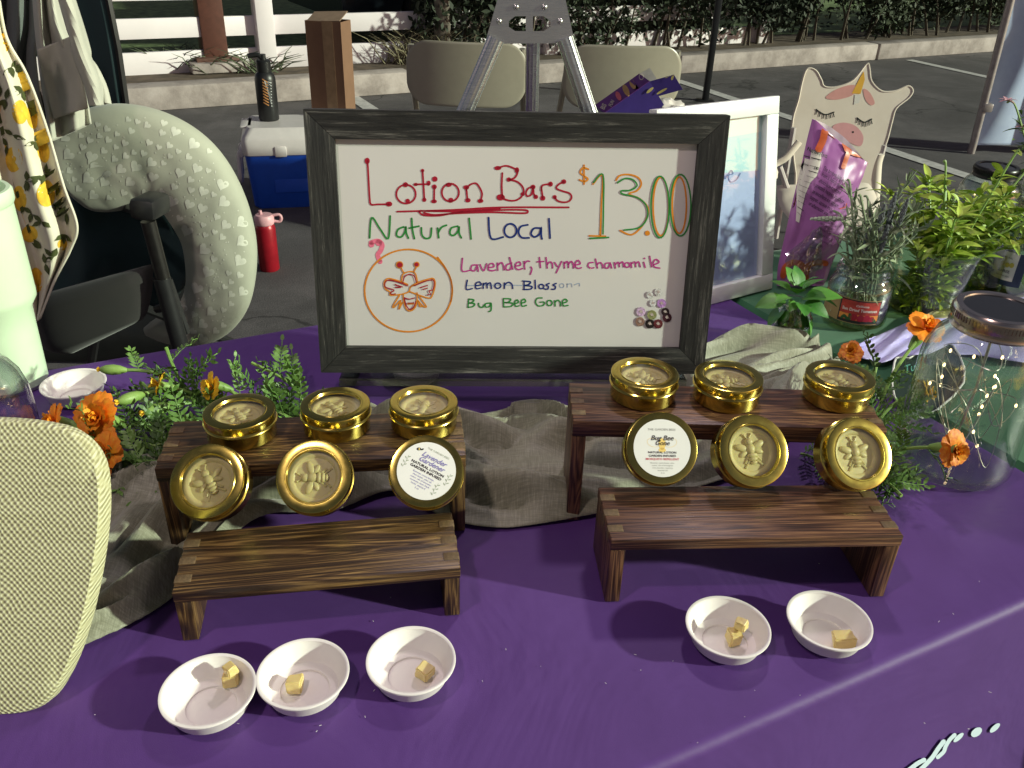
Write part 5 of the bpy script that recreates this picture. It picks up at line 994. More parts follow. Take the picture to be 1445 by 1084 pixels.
def bunch(name, label, cat, base, stems, meshes, seed, step=.012, s0=.7, s1=1.25, mat=M_stem, inner=0, first=.2, maxn=270, gap=1, extra=0):
    r = random.Random(seed); t = thing(name, label, cat, base); mbs = MB(); n = 0
    for (dx, dy, h, rx, ry, lean) in stems:
        a = Vector((rx, ry, .006)); b = Vector((dx*.4+rx, dy*.4+ry, h*.5)); c = Vector((dx, dy, h)); sp_1 = spline([a, b, c, c+Vector((dx, dy, 0))*lean+Vector((0, 0, .01))], 6); mbs.tube(sp_1, [.0016]*len(sp_1), 5)
        L_ = [(sp_1[i+1]-sp_1[i]).length for i in range(len(sp_1)-1)]; tot = sum(L_); d = tot*first; ang = r.random()*TAU
        while d < tot and n < maxn:
            k = 0; q = d
            while q > L_[k]: q -= L_[k]; k += 1
            p = sp_1[k].lerp(sp_1[k+1], q/L_[k]); tg = (sp_1[k+1]-sp_1[k]).normalized(); fr = d/tot
            for m in range(2):
                aa = ang+PI*m; dirn = Vector((math.cos(aa), math.sin(aa), .25+.7*fr))+tg*.3; place(r.choice(meshes), t, 'leaf', p, dirn, r.uniform(-.5, .5), r.uniform(s0, s1)*(1-.25*fr)); n += 1
            ang += PI/2+r.uniform(-.3, .3); d += step*r.uniform(.7, 1.3)*gap
        for m in range(4):
            if n < maxn: aa = r.random()*TAU; place(r.choice(meshes), t, 'leaf', sp_1[-1], (math.cos(aa)*.7, math.sin(aa)*.7, .9), r.uniform(-.4, .4), r.uniform(.5, .8)); n += 1
    mbs.build('stems', mat, t)['kind'] = 'stuff'
    if extra:
        me0 = meshes; mm = MB()
        for k in range(extra):
            dx, dy, h, rx, ry, lean = r.choice(stems); f = r.uniform(.12, 1.02) if not inner else r.uniform(.02, 1.0); p = Vector((rx+(dx-rx)*f**1.4, ry+(dy-ry)*f**1.4, h*f))+Vector((r.gauss(0, .009), r.gauss(0, .009), r.gauss(0, .009)))
            a2 = r.random()*TAU; d = Vector((math.cos(a2), math.sin(a2), r.uniform(-.5, .9))); 
            if inner and p.z < .10: d.z = abs(d.z)+.6; lim = .042+.012*p.z/.1; q2 = math.hypot(p.x, p.y); 
            if inner and p.z < .10 and q2 > lim-.012: p.x *= (lim-.014)/q2; p.y *= (lim-.014)/q2; d.x *= .2; d.y *= .2
            me = r.choice(me0); Mx = Matrix.Translation(p) @ d.normalized().to_track_quat('Y', 'Z').to_matrix().to_4x4() @ Matrix.Rotation(r.uniform(-.8, .8), 4, 'Y') @ Matrix.Scale(r.uniform(.45, .95), 4)
            mm.add([Mx @ v.co for v in me.vertices], [tuple(q.vertices) for q in me.polygons])
        mm.build('small_leaves', meshes[0].materials[0], t, weld=False, norm=False)['kind'] = 'stuff'
    return t
def jar(name, label, cat, base, prof, mat=None, rings=(), wall=.0022, water=None, label_fn=None):
    t = thing(name, label, cat, base); mat = mat or M_glass
    inn = [(max(.0001, r-wall), z+(wall if i == 0 else 0)) for i, (r, z) in enumerate(prof)][::-1]
    mb = MB(); mb.lathe([(.0001, prof[0][1])]+prof+inn+[(.0001, prof[0][1]+wall*1.5)], 56)
    mb.build('glass' if mat is M_glass else 'wall', mat, t)
    if water:
        r, z0, z1 = water; mb = MB(); mb.lathe([(.0001, z0), (r, z0), (r*1.0, z1), (.0001, z1)], 40); mb.build('water', M_water, t)
    return t
def ring(t, name, r, z, w, mat): mb = MB(); mb.lathe([(r, z-w), (r+w, z), (r, z+w)], 48); return mb.build(name, mat, t)
# basil jar
bj = P(1110, 487); jb = jar('herb_jar', 'small clear jar of basil leaves on the gauze runner', 'jar', (bj.x, bj.y, T+.004), [(.020, 0), (.024, .004), (.0255, .012), (.0255, .040), (.021, .047), (.021, .056), (.0225, .057), (.0225, .060), (.0205, .060)], water=(.0225, .003, .034))
bs = thing('basil_bunch', 'broad green basil leaves bunched in the small jar', 'herb bunch', (bj.x, bj.y, T+.05)); r = random.Random(3)
bl2 = [(-1, -.1, .1, .95), (-.7, -.4, .5, .7), (-.3, .3, 1.3, .65), (.15, -.2, 1.4, .7), (.9, -.1, .45, 1.1), (1, .1, .35, 1.0), (.6, -.7, -.5, .85), (.4, -.85, -.9, .95), (.1, -.9, .2, .7), (-.3, -.8, .3, .6), (.1, .5, 1.2, .7), (-.6, .4, .8, .7), (.35, -.6, .6, .8), (-.75, -.5, -.6, .65), (-1, -.3, -.5, .8), (.5, .2, 1.0, .75), (-.2, -.5, .9, .6), (.7, -.5, .1, .9)]
for i, (dx, dy, dz, s) in enumerate(bl2): place(LB[i % 2], bs, 'leaf', Vector((dx*.014, dy*.014, .014+.016*dz)), (dx, dy, dz), r.uniform(-.6, .6), s)
mb = MB()
for k in range(9): a = r.random()*TAU; mb.tube([(.006*math.cos(a), .006*math.sin(a), -.045), (.012*math.cos(a+1), .012*math.sin(a+1), -.01), (.008*math.cos(a), .008*math.sin(a), .01)], .0018, 5)
mb.build('stems', M_stem, bs)['kind'] = 'stuff'
for k in range(14): a = r.random()*TAU; place(LB[k % 2], bs, 'leaf', Vector((.004*math.cos(a), .004*math.sin(a), -.04+.03*r.random())), (math.cos(a)*.3, math.sin(a)*.3, .8), r.uniform(-1, 1), .42)
# sun dried tomato jar with lavender
tj = P(1203, 452); prof_t = [(.036, 0), (.042, .004), (.0435, .010), (.0435, .056), (.040, .064), (.036, .068), (.0355, .070), (.0375, .071), (.0375, .073), (.0355, .0745), (.0375, .0765), (.0375, .078), (.0355, .080), (.0355, .084), (.034, .085)]
tjar = jar('tomato_jar', 'glass jar labelled Sun Dried Tomatoes holding lavender sprigs', 'jar', (tj.x, tj.y, T+.001), prof_t, water=(.040, .003, .030))
fa = math.atan2(-tj.y, -tj.x)+.1
def cyl(R, a0, z0, sc_): return lambda q, l=0: Vector(((R+l)*math.cos(a0+q[0]*sc_/R), (R+l)*math.sin(a0+q[0]*sc_/R), z0+q[1]*sc_))
def gridpoly(x0, x1, y0, y1, n=16): return [[Vector((x0+(x1-x0)*i/n, y0)), Vector((x0+(x1-x0)*(i+1)/n, y0)), Vector((x0+(x1-x0)*(i+1)/n, y1)), Vector((x0+(x1-x0)*i/n, y1))] for i in range(n)]
cm = cyl(.0438, fa, .012, .001)
def lay(k): return lambda q: cm(q, k*.00025)
lb1 = polys_to('paper_label', gridpoly(-62, 30, 0, 36, 40), lay(0), C('label_tan', (.36, .24, .10), .5), tjar)
polys_to('label_border', gridpoly(-26, 30, 1, 35, 24), lay(1), M_ink, tjar); polys_to('label_picture', gridpoly(-24, 29, 5, 33.5, 24), lay(2), C('label_red', (.42, .045, .03), .5, var=.4, scale=90), tjar)
polys_to('label_sunset', gridpoly(-24, 29, 6, 14, 24), lay(3), C('label_orange', (.70, .26, .05), .5, var=.3, scale=60), tjar)
polys_to('tomato_print', [disc2d((x, y), rr, 16) for x, y, rr in ((-4, 10.5, 5), (5, 9.5, 5), (13, 10, 5), (20, 9, 4))], lay(4), C('tomato_red', (.36, .012, .03), .4), tjar); polys_to('leaf_print', [disc2d((x, y), 2.2, 8, 4.5, a) for x, y, a in ((-14, 8, .8), (-18, 8, -.6), (-11, 7, 1.5), (24, 7, .8), (-9, 11, .2))], lay(4), C('label_green', (.03, .10, .03), .5), tjar)
polys_to('label_text', shift(text2d('Sun Dried Tomatoes', 6.0, bold=.02, sx=.92), 2, 19)+shift(text2d('California', 4.4, shear=.35, bold=.015), 4, 26), lay(4), C('label_white', (.78, .75, .68), .5), tjar)
r = random.Random(8); st = []
for i in range(19):
    a = r.random()*TAU; q = r.uniform(.015, .060); st.append((q*math.cos(a)+.006, q*math.sin(a), r.uniform(.12, .185), .018*math.cos(a+2), .018*math.sin(a+2), r.uniform(.1, .5)))
lvb = bunch('lavender_bunch', 'grey green lavender and sage sprigs in the tomato jar', 'herb bunch', (tj.x, tj.y, T+.003), st, LS, 5, .013, .7, 1.3, M_sage, first=.35, maxn=230, extra=260)
M_lav = C('lavender_bud', (.11, .12, .13), .8, var=.5, scale=300); M_palebud = C('pale_bud', (.40, .46, .33), .8, var=.2, scale=200)
def spike(p, d, l, mat, name='flower_spike'):
    mb = MB(); d = Vector(d).normalized(); m = rotm(d); rr = random.Random(int(p[0]*1000))
    for k in range(9):
        for j in range(5): a = TAU*j/5+k*.6; z = l*k/8; rd = .0024*math.sin(PI*(.15+.8*k/8)); mb.ball(m @ Vector((rd*math.cos(a), rd*math.sin(a), z)), .0019, 4, (1, 1, 1.5), m.to_3x3().to_4x4())
    return mb.build(name, mat, lvb, Matrix.Translation(p))
for (dx, dy, z) in ((.0, -.01, .135), (.012, -.005, .15), (-.008, .01, .12), (.02, .01, .125), (-.012, -.012, .105), (.006, -.02, .11), (.03, .0, .14)): spike(Vector((dx, dy, z)), (dx*2, dy, .6), .035, M_lav)
pspk = P(1188, 309, T+.135)-Vector((tj.x, tj.y, T+.003)); spike(pspk, (P(1145, 309, T+.13)-P(1188, 309, T+.135)), .04, M_palebud)
mb = MB(); mb.tube(spline([(.0, 0, .09), Vector((.01, -.01, .13)), pspk+Vector((.02, 0, -.012)), pspk], 5), .0014, 5); mb.build('bent_stem', M_sage, lvb)
# big clear cup of bright herbs
bc = P(1298, 436); jar('plastic_cup', 'clear plastic cup of water holding the bright green herbs', 'cup', (bc.x, bc.y, T+.001), [(.041, 0), (.044, .003), (.060, .098), (.0625, .100), (.0625, .104), (.060, .104)], M_plasticcup, wall=.0012, water=(.047, .003, .035))
r = random.Random(12); st = []
for i in range(17):
    a = r.random()*TAU; q = r.uniform(.02, .105); st.append((q*math.cos(a)*1.15+.02, q*math.sin(a)*.8+.01, r.uniform(.125, .185)-(q*.2), .02*math.cos(a+2.5), .02*math.sin(a+2.5), r.uniform(.1, .5)))
st.append((-.02, .0, .205, .01, 0, .3)); st.append((.06, -.01, .225, .01, 0, .1))
bunch('herb_bunch', 'bright yellow green herb bunch spilling from the clear plastic cup', 'herb bunch', (bc.x, bc.y, T+.004), st, LM, 15, .0125, .75, 1.25, M_stem, first=.30, maxn=290, extra=620, inner=1)
# second jar behind with yellowish water, herbs at the right edge
b2 = P(1370, 404); jar('plastic_cup', 'second clear cup of yellowish water right of the bright herb cup', 'cup', (b2.x, b2.y, T+.001), [(.040, 0), (.043, .003), (.056, .098), (.058, .100), (.058, .104), (.056, .104)], M_plasticcup, wall=.0012, water=(.047, .003, .065))
st = []
for i in range(11): a = r.random()*TAU; q = r.uniform(.02, .065); st.append((q*math.cos(a)-.01, q*math.sin(a)*.7+.02, r.uniform(.115, .160), .02*math.cos(a+2.5), .02*math.sin(a+2.5), r.uniform(.1, .4)))
bunch('herb_bunch', 'bright green herb sprigs in the second clear cup near the right edge', 'herb bunch', (b2.x, b2.y, T+.004), st, LM, 16, .014, .7, 1.1, M_stem, first=.3, maxn=150, extra=220, inner=1)
# olive bottle
ob = P(1420, 414); obt = jar('dressing_bottle', 'glass bottle with a cream and navy olive label at the right edge', 'bottle', (ob.x, ob.y, T+.001), [(.030, 0), (.034, .004), (.034, .085), (.030, .10), (.016, .115), (.014, .14), (.016, .141), (.016, .146), (.014, .147)], water=(.031, .003, .03))
cm2 = cyl(.0344, math.atan2(-ob.y, -ob.x)-.35, .022, .001); l2 = lambda k: (lambda q: cm2(q, k*.00025))
polys_to('paper_label', gridpoly(-24, 26, 0, 52, 24), l2(0), C('label_cream', (.70, .67, .58), .5), obt); polys_to('label_band', gridpoly(-24, 26, 0, 8, 24)+gridpoly(14, 26, 0, 52, 8), l2(1), C('label_navy', (.015, .03, .07), .5), obt)
polys_to('olive_print', [disc2d((x, y), 3.2, 12, 4) for x, y in ((-6, 33), (1, 32), (7, 33))], l2(2), C('olive_yellow', (.55, .45, .06), .5), obt); polys_to('label_text', shift(text2d('SUNRISE', 6, sx=.8, bold=.01), -2, 20)+shift(text2d('NATURAL', 3.5, sx=1), -2, 42)+shift(text2d('extra virgin olive', 3), -2, 14), l2(2), M_ink, obt)
# lidded jar behind
def mason(name, label, base, s, lidmat, led=0, seed=1, h_=1.0):
    t = thing(name, label, 'jar', base); prof = [(.046, 0), (.054, .003), (.058, .010), (.0585, .020), (.0585, .105*h_), (.057, .118*h_), (.050, .132*h_), (.041, .140*h_), (.0375, .146*h_), (.0375, .160*h_)]
    prof = [(r*s, z*s) for r, z in prof]; inn = [(r-.003*s, z+(.005*s if i < 2 else 0)) for i, (r, z) in enumerate(prof)][::-1]
    mb = MB(); mb.lathe([(.0001, .002)]+prof+inn+[(.0001, .008*s)], 72); mb.build('glass', M_glass, t)
    mb = MB(); z = .160*h_*s; mb.lathe([(.041*s, z-.020*s), (.0425*s, z-.018*s), (.0415*s, z-.015*s), (.0415*s, z-.012*s), (.0422*s, z-.010*s), (.0422*s, z-.002*s), (.0415*s, z), (.040*s, z+.002*s), (.034*s, z+.002*s), (.0335*s, z+.0005*s)], 90); 
    o = mb.build('screw_band', lidmat, t)
    mb = MB()
    for k in range(80): a = TAU*k/80; mb.box((.0424*s*math.cos(a), .0424*s*math.sin(a), z-.006*s), (.0012*s, .0014*s, .006*s), Matrix.Rotation(a, 3, 'Z'))
    mb.build('knurling', lidmat, t)['kind'] = 'stuff'
    mb = MB(); mb.lathe([(.0001, z+.0004*s), (.0335*s, z+.0004*s), (.034*s, z+.001*s)], 48); mb.build('lid_disc', C('dark_solar_disc', (.015, .014, .016), .12), t)
    if led:
        r = random.Random(seed); pts = []
        for k in range(34): a = k*1.35+r.uniform(-.5, .5); q = r.uniform(.18, .85)*.052*s; pts.append(Vector((q*math.cos(a), q*math.sin(a), s*(.012+.115*h_*(k/33 if k % 2 else r.random())))))
        sp_4 = spline(pts, 8); mb = MB(); mb.tube(sp_4, .00045, 4); mb.tube([(0, 0, z), (.002, .0, z*.5), (.0, .003, .03)], .0014, 6); mb.build('fairy_light_wire', C('silver_wire', (.62, .60, .52), .3, metal=.8), t)
        for k in range(led): p = sp_4[int((k+.5)/led*(len(sp_4)-1))]; mb = MB(); mb.ball(p, .0013, 5, (1, 1, 1.8)); mb.build('fairy_light_bulb', M_led, t)
    return t
M_bronze = gold('bronze_lid', (.52, .43, .38), .22)
mj = P(1338, 655); mjar = mason('fairy_light_jar', 'large clear mason jar of fairy lights with a bronze lid at the right', (mj.x, mj.y+.0, T+.001), 1.0, M_bronze, 18, 4, 1.13)
# embossed ribs on the jar
mb = MB(); 
a0 = math.atan2(-mj.y, -mj.x)
for st_, w in (([(-14, 100), (-20, 92), (-10, 86), (-2, 94), (4, 104), (10, 92), (18, 98), (24, 88)], 1.4), ([(-20, 78), (-6, 82), (8, 78), (20, 84)], 1.0)):
    sp_5 = spline([(*p, 0) for p in st_], 6); mb.tube([Vector((.0588*math.cos(a0+p.x*.001/.0588), .0588*math.sin(a0+p.x*.001/.0588), p.y*.001)) for p in sp_5], .0009*w, 6)
mb.build('embossed_script', M_glass, mjar)
lj = P(1395, 372, T); mason('lidded_jar', 'small lidded mason jar behind the bright herbs', (lj.x+.02, lj.y+.10, T+.001), .86, C('black_lid', (.03, .03, .03), .3, metal=.6), 8, 6, 1.0)
# pink flower bunch at the right edge
fb = P(1448, 345, T); st = []
r = random.Random(31)
for i in range(13): a = r.random()*TAU; q = r.uniform(.02, .10); st.append((q*math.cos(a)-.01, q*math.sin(a)*.6, r.uniform(.15, .25), .01, .0, .2))
pkb = bunch('pink_flower_bunch', 'bunch of small pink flowers and dark leaves at the right edge', 'flowers', (fb.x, fb.y, T+.004), st, LA, 33, .012, .8, 1.3, M_stem, first=.25, maxn=220, extra=260)
M_pinkp = C('pale_pink_petal', (.62, .36, .40), .7, var=.3, scale=200)
pm = leafmesh('petal', .014, .006, .4, M_pinkp)
for s_ in st:
    c = Vector((s_[0]*1.2, s_[1]*1.2, s_[2]+.012))
    for k in range(11): a = TAU*k/11; place(pm, pkb, 'petal', c, (math.cos(a), math.sin(a), r.uniform(-.1, .9)), 0, r.uniform(.8, 1.2))
jar('flower_vase', 'clear vase holding the pink flowers at the right edge', 'vase', (fb.x, fb.y, T+.001), [(.030, 0), (.034, .003), (.036, .09), (.037, .12)], water=(.032, .003, .07))
# ================================================================== MARIGOLDS
def petalmesh(name, mat, l, w, ruff): 
    mb = MB(); vs = []; n = 6
    for i in range(n+1):
        t = i/n; ww = w*(.28+.72*math.sin(min(1, t*.8)*PI/2))*(1 if i < n else .72)
        for k in range(7): a = k/3-1; vs.append(Vector((a*ww*.5, l*t*(1-.10*abs(a)**2*t+.04*math.sin(k*2.6)*t), .18*l*math.sin(t*2.2)-ruff*l*.5*t*t+ruff*l*.16*math.sin(k*2.2+i)*t)))
    mb.add(vs, [(i*7+k, i*7+k+1, (i+1)*7+k+1, (i+1)*7+k) for i in range(n) for k in range(6)]); return mb.mesh(name, mat, norm=False)
PET = {m.name: [petalmesh('petal', m, .015, .0135, .25), petalmesh('petal', m, .0105, .010, -.3), petalmesh('petal', m, .007, .007, -.8)] for m in (M_pet, M_petr, M_pety)}
def fern_mesh(seed):
    r = random.Random(seed); mb = MB(); L_ = .042; pts = [Vector((0, L_*t, -.010*t*t*r.uniform(.3, 1.6))) for t in [i/8 for i in range(9)]]; mb.tube(pts, .0006, 4)
    for i in range(1, 9):
        for s_ in (-1, 1) if i < 8 else (0,):
            l = .0135*(1-.05*i)*r.uniform(.8, 1.1); d = Vector((s_*.8, .65 if s_ else 1, r.uniform(-.2, .25))).normalized(); nrm = Vector((0, 0, 1)); w = d.cross(nrm).normalized()*.0018; p = pts[i]
            mb.add([p, p+d*l*.35+w, p+d*l*.7+w*.8+nrm*.0006, p+d*l, p+d*l*.7-w*.8+nrm*.0006, p+d*l*.35-w], [(0, 1, 5), (1, 2, 4, 5), (2, 3, 4)], False)
    return mb.mesh('leaf', M_mleaf, norm=False)
FERN = [fern_mesh(i) for i in range(5)]
def marigold(pts, label, kind, face=None, s=1.0, nleaf=9, seed=0, leafpos=(.05, .8), sideflowers=()):
    r = random.Random(seed); b = Vector(pts[0]); t = thing('marigold_sprig', label, 'marigold', b); loc = [Vector(p)-b for p in pts]; sp_6 = spline(loc, 8)
    mb = MB(); mb.tube(sp_6, [.0014+.0006*i/len(sp_6) for i in range(len(sp_6))], 6); mb.build('stem', M_stem, t); e = sp_6[-1]; tg = (sp_6[-1]-sp_6[-3]).normalized()
    face = Vector(face).normalized() if face else tg
    if kind:
        m = rotm(tg if kind == 'bud' else (tg+face*.6).normalized()); mb = MB(); c = [(.0001, -.012), (.0022, -.011), (.0040, -.004), (.0048, .003), (.0045, .009), (.0030, .012)]
        if kind == 'bud': c = [(.0001, -.012), (.0022, -.010), (.0048, -.003), (.0058, .004), (.0050, .011), (.0028, .016), (.0012, .017)]
        mb.lathe([(rr*s, z*s) for rr, z in c], 14, Matrix.Translation(e) @ m); mb.build('calyx', M_stem, t)
    if kind and kind != 'bud':
        fm = rotm(face); fl = bpy.data.objects.new('flower', None); COL.objects.link(fl); fl.parent = t; fl.matrix_basis = Matrix.Translation(e+face*.009*s) @ fm
        ps = PET[kind.name]
        for ring_, (n, tilt, z) in enumerate(((8, .15, 0), (7, .6, .002), (6, 1.1, .003))):
            for k in range(n):
                a = TAU*k/n+ring_*.4+r.uniform(-.15, .15); d = Vector((math.cos(a)*math.cos(tilt), math.sin(a)*math.cos(tilt), math.sin(tilt)))
                q = Matrix.Rotation(a-PI/2, 4, 'Z') @ Matrix.Rotation(tilt+r.uniform(-.2, .2), 4, 'X'); link('petal', ps[ring_], fl, Matrix.Translation((0, 0, z)) @ q @ Matrix.Scale(s*r.uniform(.85, 1.15), 4))
    if kind == 'bud':
        for k in range(4): link('petal', PET[M_pety.name][2], t, Matrix.Translation(e+tg*.014*s) @ rotm(tg) @ Matrix.Rotation(k*1.6, 4, 'Z') @ Matrix.Rotation(1.2, 4, 'X') @ Matrix.Scale(.8*s, 4))
    for k in range(nleaf):
        f = leafpos[0]+(leafpos[1]-leafpos[0])*k/max(1, nleaf-1); i = int(f*(len(sp_6)-1)); p = sp_6[i]; tt = (sp_6[min(i+1, len(sp_6)-1)]-sp_6[max(i-1, 0)]).normalized(); a = k*2.4+r.uniform(-.5, .5)
        o = tt.orthogonal().normalized(); o.rotate(Matrix.Rotation(a, 3, tt)); d = (o+tt*.5+Vector((0, 0, .15))).normalized()
        if (b+p).z+d.z*.04 < T+.006: d.z = max(d.z, .05)
        place(FERN[r.randrange(5)], t, 'leaf', p, d, r.uniform(-1, 1), r.uniform(.75, 1.25))
    return t
z_ = T
def Q(x, y, h): return P(x, y, T+h)
toC = lambda x, y, h: (CAM-Q(x, y, h)).normalized()
L0 = (288, 615)
ml = [
 ([Q(285, 625, .012), Q(230, 600, .02), Q(180, 600, .03), Q(152, 592, .042)], 'big orange marigold above the burlap stand, largest flower of the left bunch', M_pet, (-.1, -.8, .6), 1.25, 6),
 ([Q(275, 640, .012), Q(200, 625, .02), Q(130, 612, .03), Q(98, 600, .036)], 'ruffled orange marigold nearest the empty cup and glass jar', M_pet, (-.7, -.5, .5), 1.0, 5),
 ([Q(280, 655, .01), Q(230, 652, .02), Q(185, 650, .028), Q(165, 640, .036)], 'orange marigold drooping right of the burlap stand edge', M_pet, (-.3, -.7, .6), 1.05, 7),
 ([Q(290, 640, .01), Q(220, 672, .012), Q(170, 680, .018), Q(150, 668, .02)], 'rust orange marigold lowest of the left bunch beside the burlap stand', M_petr, (-.2, -.9, .3), 1.0, 7),
 ([Q(270, 620, .012), Q(200, 630, .02), Q(150, 622, .03), Q(128, 622, .034)], 'half hidden orange marigold under the largest flower', M_pet, (-.6, -.6, .2), .9, 2),
 ([Q(330, 590, .012), Q(290, 565, .03), Q(262, 552, .045), Q(238, 546, .055)], 'small yellow marigold facing sideways between the buds', M_pety, (-.9, -.1, .3), .7, 6),
 ([Q(400, 600, .012), Q(370, 575, .03), Q(335, 557, .045), Q(314, 546, .055)], 'yellow and rust marigold near the middle of the left bunch', M_pety, (-.7, -.6, .3), .8, 6),
 ([Q(330, 600, .012), Q(280, 560, .035), Q(220, 527, .06), Q(165, 522, .065)], 'green marigold bud reaching farthest left over the empty cup', 'bud', None, 1.0, 5),
 ([Q(320, 595, .014), Q(270, 562, .035), Q(225, 552, .05), Q(190, 560, .055)], 'fat green marigold bud just right of the largest flower', 'bud', None, 1.1, 4),
 ([Q(330, 585, .012), Q(290, 570, .025), Q(255, 570, .035), Q(228, 576, .038)], 'long green marigold bud in the middle of the left bunch', 'bud', None, 1.15, 4),
 ([Q(300, 590, .012), Q(268, 560, .03), Q(248, 525, .06), Q(234, 490, .085)], 'upright leafy marigold shoot against the purple cloth', None, None, 1, 9),
 ([Q(430, 600, .01), Q(425, 560, .02), Q(400, 535, .04), Q(355, 512, .055)], 'curled leafy marigold tip right of the yellow flowers', None, None, 1, 14),
 ([Q(430, 598, .01), Q(400, 585, .02), Q(370, 570, .028), Q(345, 560, .035)], 'dense leafy marigold sprig behind the left flat tin', None, None, 1, 16),
 ([Q(285, 650, .008), Q(250, 640, .018), Q(215, 610, .02), Q(190, 590, .02)], 'leafy marigold sprig in the thick of the left bunch', None, None, 1, 16),
 ([Q(275, 680, .006), Q(240, 670, .012), Q(200, 660, .016), Q(170, 690, .01)], 'dark leafy marigold sprig lying behind the burlap stand', None, None, 1, 16),
 ([Q(300, 600, .008), Q(250, 590, .018), Q(220, 560, .02), Q(200, 540, .03)], 'leafy marigold sprig behind the green buds', None, None, 1, 13)]
for i, (pts_, lbl, kd, fc, s_, nl_) in enumerate(ml): marigold(pts_, lbl, kd, fc, s_*(1.0 if kd == 'bud' else 1.3), nl_, 40+i)
mr = [
 ([Q(1215, 620, .006), Q(1240, 575, .04), Q(1262, 525, .075), Q(1297, 476, .10)], 'bright orange marigold standing highest in front of the bronze lidded jar', M_pet, (.15, -.35, .9), 1.15, 7),
 ([Q(1210, 600, .006), Q(1215, 560, .04), Q(1207, 530, .06), Q(1200, 503, .075)], 'small rust marigold rising behind the rightmost flat tin', M_petr, (-.3, -.5, .8), .75, 3),
 ([Q(1210, 640, .006), Q(1235, 600, .03), Q(1262, 570, .045), Q(1292, 556, .055)], 'small yellow marigold seen from the side before the mason jar', M_pety, (.9, -.3, .3), .75, 8),
 ([Q(1215, 660, .006), Q(1250, 640, .025), Q(1290, 632, .045), Q(1330, 632, .060)], 'rust and orange marigold in front of the mason jar', M_petr, (.35, -.85, .4), 1.0, 4),
 ([Q(1215, 690, .006), Q(1230, 665, .015), Q(1245, 645, .02), Q(1246, 632, .03)], 'tiny yellow marigold low beside the rightmost propped tin', M_pety, (-.3, -.8, .4), .5, 9),
 ([Q(1200, 610, .006), Q(1225, 575, .03), Q(1232, 540, .06), Q(1238, 505, .075)], 'upright leafy marigold sprig behind the right flat tin', None, None, 1, 11),
 ([Q(1205, 640, .006), Q(1235, 610, .02), Q(1262, 585, .03), Q(1285, 570, .03)], 'leafy marigold sprig between the riser and the mason jar', None, None, 1, 14),
 ([Q(1195, 660, .006), Q(1225, 670, .01), Q(1250, 680, .012), Q(1272, 700, .01)], 'leafy marigold sprig lying by the right end of the short riser', None, None, 1, 14),
 ([Q(1130, 640, .006), Q(1165, 650, .01), Q(1210, 660, .014), Q(1262, 662, .02)], 'leafy marigold sprig lying under the taller right riser', None, None, 1, 14)]
for i, (pts_, lbl, kd, fc, s_, nl_) in enumerate(mr): marigold(pts_, lbl, kd, fc, s_*1.25, nl_, 80+i)
# ================================================================== LEFT: TUMBLER, JAR, BURLAP
tp = P(24, 548); tR = .046
M_mintp = C('mint_enamel', (.60, .76, .53), .38, var=.03)
zt = PY(20, 288, tp.y).z-T
tum = thing('tumbler', 'tall pale mint green tumbler at the left edge', 'tumbler', (tp.x-.008, tp.y+.01, T+.003))
hs = zt; mb = MB(); mb.lathe([(.0001, 0), (.033, 0), (.037, .003), (.0385, hs*.30), (.0395, hs*.42), (.0465, hs*.47), (.047, hs*.50), (.0475, hs*.97), (.0470, hs), (.0455, hs), (.0445, hs*.97), (.0445, hs*.6)], 64); mb.build('body', M_mintp, tum)
mb = MB(); mb.lathe([(.0485, hs-.010), (.0500, hs-.007), (.0500, hs+.003), (.0480, hs+.006), (.0440, hs+.006), (.0430, hs+.001), (.0430, hs-.02), (.0001, hs-.022)], 64); mb.build('lid', M_mintp, tum)
mb = MB(); mb.lathe([(.0001, -.002), (.0345, -.002), (.036, .012), (.0355, .014)], 48); mb.build('foot', C('steel_foot', (.42, .42, .40), .35, metal=.7), tum)
mb = MB(); mb.tube([(-.006, 0, hs-.02), (.004, 0, hs+.02)], .012, 12); mb.build('straw_stopper', C('frosted_straw', (.60, .70, .62), .3), tum)
gj = P(-8, 655); gjar = thing('glass_jar', 'clear dome shouldered glass jar of fairy lights behind the burlap stand', 'jar', (gj.x, gj.y, T+.001))
prof_g = [(.042, 0), (.048, .004), (.050, .012), (.050, .062), (.049, .080), (.045, .096), (.038, .108), (.028, .116), (.016, .120)]
mb = MB(); mb.lathe([(.0001, .001)]+prof_g+[(.0001, .121)]+[(.0001, .1185)]+[(r_-.0025, z-.002) for r_, z in prof_g[::-1][:-2]]+[(.0001, .006)], 64); mb.build('glass', M_glass, gjar)
r = random.Random(2); pts_ = [Vector((.035*math.cos(k*1.5+r.random())*r.uniform(.3, 1), .035*math.sin(k*1.5)*r.uniform(.3, 1), .01+.06*r.random())) for k in range(18)]; sp7 = spline(pts_, 7); mb = MB(); mb.tube(sp7, .0005, 4); mb.build('fairy_light_wire', MATS['silver_wire'], gjar)
for k in range(12): mb = MB(); mb.ball(sp7[k*9+3], .0013, 5); mb.build('fairy_light_bulb', M_led, gjar)
pn0 = P(0, 1012); pnn = Vector((.04, -.88, .47)).normalized()
bl_ = [(-90, 588), (0, 591), (50, 596), (92, 606), (120, 626), (136, 655), (141, 695), (140, 740), (134, 790), (124, 845), (110, 900), (92, 950), (68, 990), (40, 1006), (0, 1012), (-90, 1014)]
sb = [(p.x, p.y) for p in spline([(*q, 0) for q in bl_], 5)]
front = [PN(x, y, pn0, pnn) for x, y in sb]; mb = MB(); n = len(front); cen = sum(front, Vector())/n
rings = [(0.0, .0), (.6, .0), (.955, .0), (.985, -.0012), (1.0, -.005), (1.0, -.016), (.98, -.020), (0.0, -.020)]
vs = [cen+(p-cen)*s_+pnn*o_ for s_, o_ in rings for p in front]
